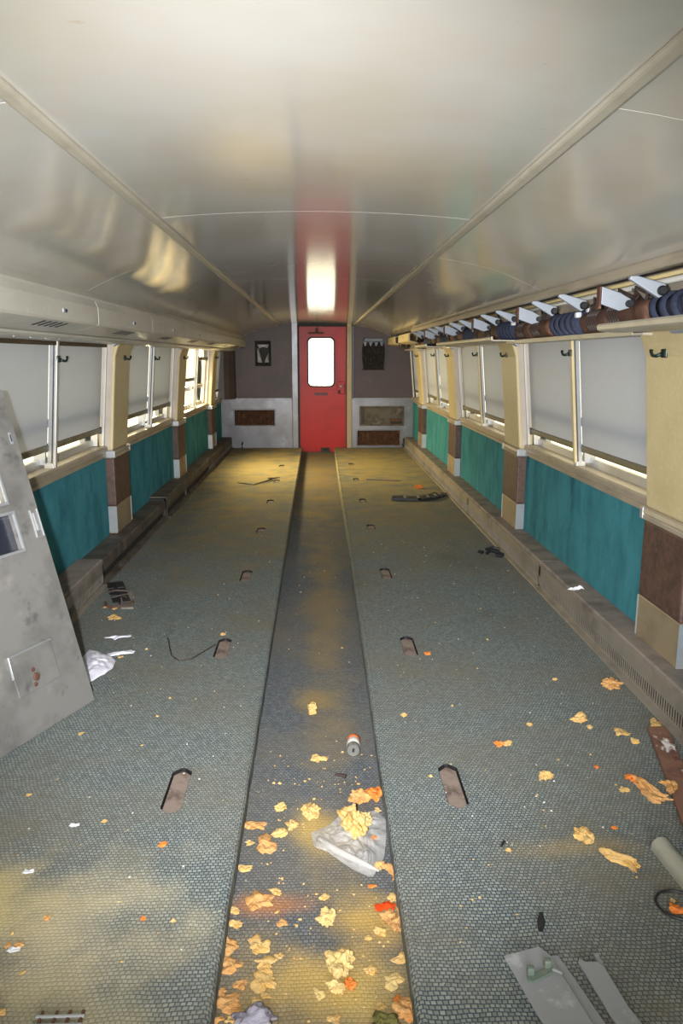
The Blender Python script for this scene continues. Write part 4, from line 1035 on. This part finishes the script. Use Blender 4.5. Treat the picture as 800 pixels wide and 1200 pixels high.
(-1.197, 4.329, 0.0, 0.08, 'c', 'y', 'largest yellow flake below the black bracket strips by the left heater'),
(-1.011, 3.723, 0.0, 0.03, 'c', 'y', 'tiny yellow flake under the white plastic strip'),
(-0.968, 2.908, 0.0, 0.024, 'c', 'y', 'tiny yellow flake just off the foot of the leaning panel'),
(1.169, 8.794, 0.0, 0.089, 'l', 'o', 'orange crumb far up the right carpet above the black cable strip'),
(0.559, 3.708, 0.0, 0.031, 'l', 'o', 'tiny tan crumb right of a middle plate on the right carpet'),
(-0.528, 4.027, 0.0, 0.028, 'l', 'y', 'tiny yellow crumb at the top end of a plate on the left carpet'),
(0.36, 3.025, 0.0, 0.025, 'l', 'y', 'tiny yellow crumb at the aisle side of the right carpet'),
(0.112, 2.327, -0.066, 0.105, 't', 'y', 'tall ragged yellow foam piece standing on the clear plastic bag'),
(0.153, 2.371, -0.066, 0.06, 'l', 'p', 'pale greenish foam lump on the clear plastic bag beside the ragged piece'),
]

# ------------------------------------------------------------------ the sheet metal panel leaning at the left
b0 = Vector((-0.998, 3.217, 0.0)); u = Vector((-0.3924, -0.9198, 0)); v = Vector((-0.248, 0.106, 0.963)).normalized()
u = (u - v * u.dot(v)).normalized(); nrm = u.cross(v).normalized()
if nrm.x < 0: nrm = -nrm
lp = empty('leaning_metal_sheet'); lp.matrix_world = Matrix(((u.x, v.x, nrm.x, b0.x), (u.y, v.y, nrm.y, b0.y), (u.z, v.z, nrm.z, b0.z + 0.004), (0, 0, 0, 1)))
tag(lp, 'tall scuffed stainless sheet panel leaning against the left wall', 'metal panel')
PW, PH = 0.545, 1.41
bm = new()
def holed2(bm, x0, x1, y0, y1, holes, z0, z1):
    xs = sorted({x0, x1, *[h[0] for h in holes], *[h[1] for h in holes]}); zs = sorted({y0, y1, *[h[2] for h in holes], *[h[3] for h in holes]})
    for xa, xb in zip(xs, xs[1:]):
        for za, zb in zip(zs, zs[1:]):
            if any(h[0] <= xa and xb <= h[1] and h[2] <= za and zb <= h[3] for h in holes): continue
            box(bm, (xa, za, z0), (xb, zb, z1))
A1, A2 = (0.150, 0.45, 0.735, 0.885), (0.165, 0.45, 0.94, 1.055)
holed2(bm, 0, PW, 0, PH, [A1, A2], -0.018, 0.0); bmesh.ops.remove_doubles(bm, verts=bm.verts, dist=1e-5)
finish('sheet', bm, 'panel', lp)
for nm, (x0, x1, y0, y1) in (('opening_frame', A1), ('opening_frame', A2)):
    bm = new(); holed2(bm, x0 - 0.014, x1 + 0.014, y0 - 0.014, y1 + 0.014, [(x0, x1, y0, y1)], 0.0, 0.012); bmesh.ops.remove_doubles(bm, verts=bm.verts, dist=1e-5); finish(nm, bm, 'silver', lp, bevel=0.003)
bm = new(); box(bm, (A1[0], A1[2], -0.03), (A1[1], A1[3], -0.019)); finish('dark_insert', bm, M('dark_scratched_plastic', (30, 32, 44), rough=0.35, layers=[((120, 122, 132), 30, 0.66, 0.7, 0.6, (0.3, 3, 1))]), lp)
bm = new(); box(bm, (A2[0], A2[2], -0.03), (A2[1], A2[3], -0.019)); finish('pale_insert', bm, M('pale_insert', (206, 200, 176), rough=0.4), lp)
bm = new()
box(bm, (0.006, 0.76, 0.0), (0.05, 0.765, 0.005)); box(bm, (0.006, 0.76, 0), (0.010, 0.885, 0.005)); box(bm, (0.046, 0.76, 0), (0.05, 0.885, 0.005)); box(bm, (0.02, 0.79, 0), (0.036, 0.87, 0.006)); box(bm, (0.024, 0.805, 0.005), (0.032, 0.818, 0.0075))
finish('latch_plate', bm, 'silver', lp, bevel=0.002)
bm = new(); box(bm, (0.026, 1.175, 0.0), (0.038, 1.225, 0.002)); finish('slot', bm, 'zinc', lp)
bm = new(); box(bm, (0.029, 1.185, 0.0018), (0.035, 1.215, 0.0026)); finish('slot_hole', bm, 'dark', lp)
bm = new(); box(bm, (0.150, 0.170, 0.0), (0.385, 0.335, 0.006)); hatch = finish('hatch', bm, 'panel', lp, bevel=0.003)
bm = new(); tube(bm, [(0.150, 0.338, 0.006), (0.385, 0.338, 0.006), (0.389, 0.25, 0.006)], 0.005, 8); finish('hinge_rod', bm, 'silver', hatch, split=True)
bm = new(); lathe(bm, [(0, 0.012), (0.011, 0.011), (0.017, 0.008), (0.018, 0.005), (0, 0.005)], (0.275, 0.22, 0), 'z', 18); finish('lock', bm, 'rustsmooth', hatch)
bm = new()
for dx, dy in ((0.006, 0.032), (0.014, -0.028)): lathe(bm, [(0, 0.009), (0.009, 0.008), (0.010, 0.005), (0, 0.005)], (0.275 + dx, 0.22 + dy, 0), 'z', 12)
finish('rusted_rivet', bm, 'rustsmooth', hatch, split=True)

# ------------------------------------------------------------------ things lying on the floor
def polyplate(name, pts, t, z, mat, bevel=0.0):
    c = (sum(p[0] for p in pts) / len(pts), sum(p[1] for p in pts) / len(pts))
    bm = new(); prism(bm, [(p[0] - c[0], p[1] - c[1]) for p in pts], 0, t, 'z')
    return finish(name, bm, mat, bevel=bevel, loc=(c[0], c[1], z))

# drink can
o = empty('drink_can', (0.138, 2.885, AZ)); o.rotation_euler = (0, 0, math.radians(-3)); tag(o, 'small crushed-end drink can lying in the aisle, orange and white label', 'can')
r = 0.0265; bm = new(); lathe(bm, [(0, -0.0455), (0.0215, -0.0455), (0.0225, -0.048), (0.0245, -0.048), (0.0265, -0.040), (0.0265, -0.036), (0.0265, 0.040), (0.0235, 0.047), (0.0215, 0.047), (0, 0.043)], (0, 0, r), 'y', 28); finish('tin_body', bm, 'can_tin', o, smooth=False)
bm = new(); lathe(bm, [(0.0267, -0.020), (0.0271, -0.019), (0.0271, 0.020), (0.0267, 0.0205)], (0, 0, r), 'y', 28); finish('white_label', bm, 'can_white', o, smooth=True)
bm = new(); lathe(bm, [(0.0267, 0.0205), (0.0271, 0.021), (0.0271, 0.038), (0.0267, 0.039)], (0, 0, r), 'y', 28); finish('orange_label', bm, 'can_orange', o, smooth=True)
bm = new(); prism(bm, [(-0.005, -0.008 + r), (0.004, -0.010 + r), (0.006, 0.006 + r), (0.001, 0.010 + r), (-0.004, 0.004 + r)], -0.0465, -0.0450, 'y'); finish('mouth_hole', bm, 'dark', o)

# crumpled clear bag
def crumple(outline, n, amp, seed, freq=9, lift=0.0):
    """a wrinkled sheet inside an outline of (x, y) points, a grid mapped from a unit square's four corner runs"""
    bm = new(); off = Vector((seed, seed * 2.3, 0)); c = Vector((sum(p[0] for p in outline) / len(outline), sum(p[1] for p in outline) / len(outline), 0))
    m = len(outline); rings = []; N = 56
    def edge(t):
        t = (t % 1) * m; i = int(t); f = t - i; a = outline[i % m]; b = outline[(i + 1) % m]; return Vector((a[0] + (b[0] - a[0]) * f, a[1] + (b[1] - a[1]) * f, 0))
    cv = bm.verts.new((0, 0, lift + amp))
    for i in range(1, n + 1):
        f = i / n; rr = []
        for k in range(N):
            e = edge(k / N); p = (e - c) * f
            h = abs(noise.noise(Vector((p.x * freq, p.y * freq, 0)) + off)) * amp * 2 + abs(noise.noise(Vector((p.x * freq * 3, p.y * freq * 3, 1)) + off)) * amp * 0.9
            rr.append(bm.verts.new((p.x, p.y, 0.0015 + h * (1.1 - 0.75 * f ** 3) + lift * (1 - f))))
        rings.append(rr)
    for k in range(N): bm.faces.new((cv, rings[0][k], rings[0][(k + 1) % N]))
    for a, b in zip(rings, rings[1:]):
        for k in range(N): bm.faces.new((a[k], b[k], b[(k + 1) % N], a[(k + 1) % N]))
    return bm, c
out = [(-0.03, 2.335), (0.03, 2.37), (0.085, 2.45), (0.15, 2.44), (0.20, 2.455), (0.228, 2.40), (0.222, 2.30), (0.205, 2.19), (0.16, 2.095), (0.10, 2.14), (0.03, 2.22), (-0.02, 2.25)]
bm, c = crumple(out, 20, 0.012, 4, 14, 0.004)
o = finish('plastic_bag', bm, 'bag', loc=(c.x, c.y, AZ)); tag(o, 'clear crumpled plastic bag in the aisle among the foam pieces', 'plastic bag')
bm = new(); tube(bm, [(-0.12, -0.02, 0.014), (-0.06, -0.09, 0.016), (0.02, -0.15, 0.013), (0.07, -0.185, 0.01)], [0.010, 0.013, 0.010, 0.004], 8); finish('rolled_edge', bm, 'bag', o, smooth=True)

# foam pieces
FM = {'y': 'foam_y', 't': 'foam_t', 'p': 'foam_p', 'o': 'foam_o', 'r': 'foam_r'}
for i, (x, y, z, w, kind, col, label) in enumerate(CHUNKS):
    gain = {'c': 1.05, 'v': 1.25, 's': 0.78, 't': 0.9, 'h': 0.95, 'b': 1.0}.get(kind, 1.0)
    o = finish('foam_chunk', blob(i * 3 + 1, w * gain, kind), FM[col], smooth=kind not in 'c')
    rz = random.Random(i).uniform(-0.5, 0.5)
    rz = {'s': 0.75 if x > 1.1 else 0.35, 'v': 0.1, 'h': 0.0}.get(kind, rz)
    if kind in 'lc' and i % 3 == 0: rz += 1.6
    o.location = (x, y, z); o.rotation_euler = (0, 0, rz)
    tag(o, label, 'foam piece', 'crumbled foam pieces on the floor')
    m = o.modifiers.new('edges', 'EDGE_SPLIT'); m.split_angle = math.radians(24)
o = finish('grey_lump', blob(500, 0.085, 'l'), 'lump', smooth=True, loc=(-0.157, 1.575, AZ)); tag(o, 'grey-lavender crumpled lump at the bottom of the aisle on the left', 'lump')
o = finish('olive_lump', blob(503, 0.055, 'l'), 'olive', smooth=True, loc=(0.15, 1.56, AZ)); tag(o, 'dark olive lump cut by the bottom of the picture in the aisle', 'lump')
# crumbs nobody could count
rnd = random.Random(77); bm = new()
def crumb(x, y, z, r):
    vs = []
    for a in range(5):
        t = 2 * PI * a / 5 + rnd.random(); q = r * rnd.uniform(0.6, 1.2); vs.append(bm.verts.new((x + q * math.cos(t), y + q * math.sin(t), z)))
    tp = bm.verts.new((x + rnd.uniform(-.3, .3) * r, y, z + r * rnd.uniform(0.5, 1.1)))
    for a in range(5): bm.faces.new((vs[a], vs[(a + 1) % 5], tp))
    bm.faces.new(vs[::-1])
for _ in range(520):
    zone = rnd.random()
    if zone < 0.55:
        x, y, z = rnd.uniform(-0.24, 0.20), 1.5 + rnd.random() ** 1.6 * 1.4, AZ
    elif zone < 0.65:
        x, y, z = rnd.uniform(-0.24, 0.22), rnd.uniform(2.6, 9), AZ
    elif zone < 0.85:
        x, y, z = rnd.uniform(0.3, 1.35), rnd.uniform(1.5, 5), 0.0005
    else:
        x, y, z = rnd.uniform(-1.0, -0.3), rnd.uniform(1.5, 5), 0.0005
    if any((x - c[0]) ** 2 + (y - c[1]) ** 2 < (0.62 * c[3] + 0.01) ** 2 for c in CHUNKS) or (-0.05 < x < 0.24 and 2.08 < y < 2.48 and z < 0) or (x > 1.1 and y < 2.95) or (x < -0.1 and y < 1.65) or (x > 0.4 and y < 1.72): continue
    crumb(x, y, z, rnd.uniform(0.0015, 0.0055) if rnd.random() < 0.9 else rnd.uniform(0.006, 0.010))
tag(finish('foam_crumbs', bm, 'foam_y'), 'yellow foam crumbs scattered over the aisle and carpets', 'crumbs', kind='stuff')
bm = new()
for _ in range(260):
    s = rnd.choice((-1, 1)); x = s * rnd.uniform(0.32, 1.38); y = rnd.uniform(1.6, 9)
    if s < 0 and x < -0.95 and y < 3.3 or x > 1.1 and y < 2.95 or 0.7 < x and 7.9 < y < 8.5: continue
    crumb(x, y, 0.0005, rnd.uniform(0.0015, 0.005))
tag(finish('white_lint', bm, M('white_lint', (200, 196, 186), rough=0.9)), 'white lint and paint flecks scattered over both carpets', 'lint', kind='stuff')

# white plastic sheet by the foot of the leaning panel
bm, c = crumple([(-1.20, 3.83), (-1.15, 3.80), (-1.07, 3.74), (-1.02, 3.67), (-1.01, 3.58), (-1.03, 3.50), (-1.08, 3.40), (-1.14, 3.38), (-1.17, 3.5), (-1.20, 3.65)], 16, 0.014, 8, 11, 0.03)
o = finish('plastic_sheet', bm, 'plastic', smooth=True, loc=(c.x, c.y, 0.0)); o.modifiers.new('solid', 'SOLIDIFY').thickness = 0.001
tag(o, 'white crumpled plastic sheet beside the foot of the leaning panel', 'plastic sheet')
bm, c = crumple([(-1.09, 3.765), (-1.03, 3.78), (-0.97, 3.815), (-0.95, 3.79), (-0.955, 3.765), (-1.02, 3.745), (-1.08, 3.725)], 6, 0.006, 3, 20, 0.008)
o = finish('plastic_strip', bm, 'plastic', smooth=True, loc=(c.x, c.y, 0.001)); o.modifiers.new('solid', 'SOLIDIFY').thickness = 0.001; tag(o, 'narrow white plastic strip pointing right from the crumpled sheet', 'plastic strip')
bm, c = crumple([(-1.17, 3.995), (-1.10, 4.02), (-1.03, 4.04), (-1.02, 4.01), (-1.08, 3.985), (-1.10, 3.955), (-1.12, 3.985)], 6, 0.006, 13, 20, 0.004)
o = finish('plastic_scrap', bm, 'plastic', smooth=True, loc=(c.x, c.y, 0.001)); o.modifiers.new('solid', 'SOLIDIFY').thickness = 0.001; tag(o, 'torn white plastic scrap lying just beyond the crumpled sheet', 'plastic scrap')

# black bracket strips by the left heater
o = empty('bracket_strip', (-1.30, 4.79, 0.0), (0, 0, math.radians(-70))); o.scale = (0.85, 0.85, 0.85); tag(o, 'black slotted metal bracket strips by the left heater beyond the panel', 'bracket')
bm = new()
for x0 in (-0.30, -0.11, 0.08): box(bm, (x0, -0.05, 0.004), (x0 + 0.16, -0.008, 0.012)); box(bm, (x0 + 0.02, 0.02, 0.008), (x0 + 0.18, 0.075, 0.018))
box(bm, (-0.31, -0.01, 0.001), (0.30, 0.022, 0.010)); finish('slotted_strip', bm, 'black', o)
bm = new(); tube(bm, [(-0.02, -0.06, 0.02), (0.0, 0.0, 0.03), (0.02, 0.09, 0.02)], 0.009, 8); tube(bm, [(0.14, -0.05, 0.02), (0.15, 0.02, 0.035), (0.18, 0.06, 0.02)], 0.007, 8); finish('cross_wire', bm, 'wire', o, split=True)
bm = new(); tube(bm, [(0.20, -0.10, 0.008), (0.30, -0.10, 0.008), (0.34, -0.06, 0.008), (0.33, 0.05, 0.008), (0.27, 0.09, 0.010)], 0.010, 8); finish('bent_rod', bm, 'rustsmooth', o)
o = polyplate('grey_slab', [(-1.285, 4.83), (-1.205, 4.83), (-1.12, 4.48), (-1.195, 4.48)], 0.012, 0.001, 'heatertop', 0.003); tag(o, 'flat grey-brown slab on the left carpet beside the black bracket strips', 'slab')

# thin wire on the left carpet
bm = new(); pts = [(-0.82, 3.98, 0.004), (-0.80, 3.90, 0.02), (-0.775, 3.80, 0.012), (-0.75, 3.72, 0.004), (-0.70, 3.655, 0.004), (-0.64, 3.68, 0.006), (-0.58, 3.78, 0.012), (-0.545, 3.87, 0.006)]
tag(finish('thin_wire', tube(bm, pts, 0.003, 6), 'wire'), 'thin dark wire curling over the left carpet towards an anchor plate', 'wire')
bm = new(); pts = [(-0.97, 9.22, 0.008), (-0.88, 9.15, 0.008), (-0.76, 9.05, 0.008), (-0.68, 9.2, 0.012), (-0.62, 9.28, 0.016), (-0.56, 9.50, 0.012), (-0.48, 9.62, 0.008)]
o = finish('black_cable', tube(bm, pts, [0.005, 0.007, 0.005, 0.007, 0.009, 0.008, 0.004], 8), 'black'); tag(o, 'short black cable lying far up the left carpet', 'cable')
bm = new(); tube(bm, [(-0.02, 0, 0), (0.03, 0.12, 0.02), (-0.02, 0.22, 0)], 0.008, 6); o2 = finish('cable_tail', bm, 'black', o); o2.location = (-0.60, 9.30, 0.01)
# black link strip far right
o = empty('cable_track', (1.15, 8.12, 0.0)); tag(o, 'black segmented cable strip across the far right carpet to the heater', 'cable track')
path = [(-0.36, -0.04), (-0.22, -0.06), (-0.08, -0.08), (0.03, -0.04), (0.12, 0.06), (0.18, 0.15), (0.20, 0.22)]
for i in range(len(path) - 1):
    (x0, y0), (x1, y1) = path[i], path[i + 1]; bm = new(); dx, dy = x1 - x0, y1 - y0; l = math.hypot(dx, dy); nx, ny = -dy / l * 0.085, dx / l * 0.085
    prism(bm, [(x0 - nx, y0 - ny), (x1 - nx * 0.9, y1 - ny * 0.9), (x1 + nx * 0.9, y1 + ny * 0.9), (x0 + nx, y0 + ny)], 0.003, 0.03, 'z'); finish('link', bm, 'black', o, bevel=0.004)
bm = new()
for i in range(1, len(path) - 1): x, y = path[i]; box(bm, (x - 0.012, y - 0.05, 0.03), (x + 0.012, y + 0.05, 0.036))
finish('pale_clip', bm, 'heatertop', o)
tag(finish('white_rod', tube(new(), [(0.60, 9.40, 0.012), (0.80, 9.36, 0.012), (1.01, 9.30, 0.012)], 0.010, 8), 'kick'), 'thin pale rod lying across the far right carpet', 'rod')
bm = new()
for p in ([(1.25, 5.78, .01), (1.28, 5.75, .012)], [(1.30, 5.72, .01), (1.34, 5.76, .022), (1.39, 5.72, .014), (1.42, 5.68, .01)], [(1.32, 5.84, .01), (1.38, 5.86, .02), (1.43, 5.84, .01)], [(1.36, 5.66, .01), (1.40, 5.63, .01)]): tube(bm, p, 0.013, 8)
tag(finish('black_scraps', bm, 'black'), 'black rubber scraps on the right carpet near the second pillar', 'scraps')
o = finish('dark_twig', tube(new(), [(0.585, 1.765, 0.006), (0.593, 1.79, 0.009), (0.603, 1.825, 0.006)], [0.007, 0.011, 0.006], 8), 'black'); tag(o, 'short black plug on the right carpet above the grey metal plate', 'plug')
o = finish('dark_chip', tube(new(), [(0.565, 2.125, 0.004), (0.58, 2.15, 0.004)], 0.004, 6), 'black'); tag(o, 'tiny dark chip on the right carpet left of the foam lump', 'chip')
o = finish('aisle_chip', tube(new(), [(0.06, 2.70, AZ + 0.004), (0.10, 2.68, AZ + 0.005)], [0.005, 0.008], 6), 'wire'); tag(o, 'small dark chip in the aisle below the can', 'chip')

# metal plates at the bottom right
o = empty('metal_strip', (0.55, 1.45, 0.0)); tag(o, 'grey metal strip with a green bracket at the bottom edge right of the aisle', 'metal strip')
P = lambda q: [(x - 0.55, y - 1.45) for x, y in q]
bm = new(); prism(bm, P([(0.459, 1.655), (0.556, 1.683), (0.575, 1.655), (0.655, 1.22), (0.545, 1.22), (0.523, 1.37), (0.494, 1.479)]), 0.022, 0.028, 'z'); finish('strip_face', bm, 'plankmetal', o, bevel=0.002, split=True)
bm = new(); prism(bm, P([(0.560, 1.660), (0.575, 1.670), (0.602, 1.672), (0.62, 1.60), (0.70, 1.22), (0.648, 1.22)]), 0.003, 0.010, 'z'); prism(bm, P([(0.556, 1.665), (0.562, 1.668), (0.660, 1.22), (0.652, 1.22)]), 0.003, 0.026, 'z'); finish('side_flange', bm, 'plankmetal', o, bevel=0.002, split=True)
bm = new(); prism(bm, P([(0.497, 1.585), (0.560, 1.612), (0.567, 1.604), (0.563, 1.590), (0.505, 1.563), (0.497, 1.570)]), 0.028, 0.034, 'z'); gb = finish('green_bracket', bm, 'greenmetal', o, bevel=0.002)
bm = new()
for x, y in ((0.508, 1.590), (0.556, 1.612)): box(bm, (x - 0.556 + 0.55 - 0.55 + 0.556 - 0.55 - 0.009, y - 1.45 - 0.008, 0.03), (x - 0.55 + 0.009, y - 1.45 + 0.008, 0.052))
finish('bracket_lug', bm, 'greenmetal', gb, bevel=0.004, split=True)
bm = new(); tube(bm, [(0.566 - .55, 1.60 - 1.45, 0.034), (0.585 - .55, 1.585 - 1.45, 0.036)], 0.004, 6); finish('bracket_pin', bm, 'silver', gb)
o = polyplate('metal_offcut', [(0.643, 1.640), (0.650, 1.652), (0.662, 1.640), (0.690, 1.640), (0.702, 1.625), (0.716, 1.50), (0.79, 1.22), (0.72, 1.22), (0.664, 1.478)], 0.006, 0.012, 'plankmetal', 0.002); tag(o, 'narrow grey metal offcut right of the strip with the green bracket', 'metal offcut')
bm = new(); box(bm, (0.0, -0.2, -0.011), (0.012, 0.16, 0.0)); finish('folded_lip', bm, 'plankmetal', o)
# rusty board
o = polyplate('rusty_board', [(1.335, 2.85), (1.408, 2.855), (1.395, 2.76), (1.24, 2.16), (1.162, 2.16)], 0.022, 0.004, 'board', 0.003); tag(o, 'rust-brown board with flaking white paint lying by the right heater', 'board')
bm = new(); box(bm, (0.015, 0.02, 0.022), (0.04, 0.045, 0.026)); finish('nail_plate', bm, 'rustsmooth', o)
# grey tubes
for x, y, L_, r, lb in ((1.055, 2.10, 0.95, 0.030, 'grey cream half-round tube on the right carpet, cut by the right edge'), (1.145, 2.085, 0.95, 0.026, 'second grey tube lying behind the half-round one at the right edge')):
    bm = new(); prof = [(r * math.cos(t * PI / 12), r * math.sin(t * PI / 12) + 0.012) for t in range(0, 13)]
    prof = [(r, 0.0)] + prof + [(-r, 0.0)]
    sheet(bm, prof, -L_, 0, 0.004); o = finish('tube_cover', bm, 'greytube', smooth=False, loc=(x, y, 0.001), rot=(0, 0, math.radians(4)))
    tag(o, lb, 'tube')
    b2 = new(); box(b2, (-r * 0.9, -0.012, 0.004), (r * 0.9, -0.008, 0.02)); finish('end_clip', b2, 'heatertop', o)
# black ring
bm = new(); N = 28; pts = [(0.058 * math.cos(2 * PI * k / N), 0.058 * math.sin(2 * PI * k / N), 0.004) for k in range(N + 1)]
o = finish('black_ring', tube(bm, pts, 0.004, 6), 'black', loc=(0.995, 1.85, 0.0)); tag(o, 'thin black ring on the carpet at the right edge, holding foam bits', 'ring')
# hinge at the bottom left
o = empty('hinge_strip', (-0.60, 1.522, 0.0)); tag(o, 'small metal rung strip cut by the bottom edge on the left carpet', 'hinge')
bm = new(); tube(bm, [(-0.055, 0, 0.012), (0.055, 0, 0.012)], 0.004, 8); tube(bm, [(-0.055, -0.022, 0.010), (0.055, -0.022, 0.010)], 0.004, 8); finish('rail', bm, 'silver', o, split=True)
bm = new()
for x in (-0.045, -0.012, 0.018, 0.048): tube(bm, [(x, 0.016, 0.010), (x, -0.034, 0.008)], 0.004, 8)
finish('rung', bm, 'rustsmooth', o, split=True)
# white paper scraps
for x, y, a, lb in ((-0.865, 2.05, 0.3, 'white paper scrap on the yellow patch of the left carpet'), (-0.79, 1.742, 1.4, 'white paper scrap near the bottom left corner beside two crumbs'), (-0.80, 2.28, 0.5, 'small white scrap at mid height by the left edge of the carpet'), (1.475, 4.19, 0.6, 'crumpled white paper on the right heater top under the nearest window')):
    z = 0.001 if x < 1.4 else 0.187
    k = 0.017 if x < 1.4 else 0.05
    bm, c = crumple([(x - k, y - 0.006), (x - 0.3 * k, y - 0.012), (x + k, y - 0.004), (x + 0.8 * k, y + 0.010), (x, y + 0.006), (x - 0.8 * k, y + 0.012)], 4, 0.004 if x < 1.4 else 0.02, a * 9, 30)
    o = finish('paper_scrap', bm, 'white', loc=(c.x, c.y, z)); o.modifiers.new('solid', 'SOLIDIFY').thickness = 0.001; tag(o, lb, 'paper scrap')
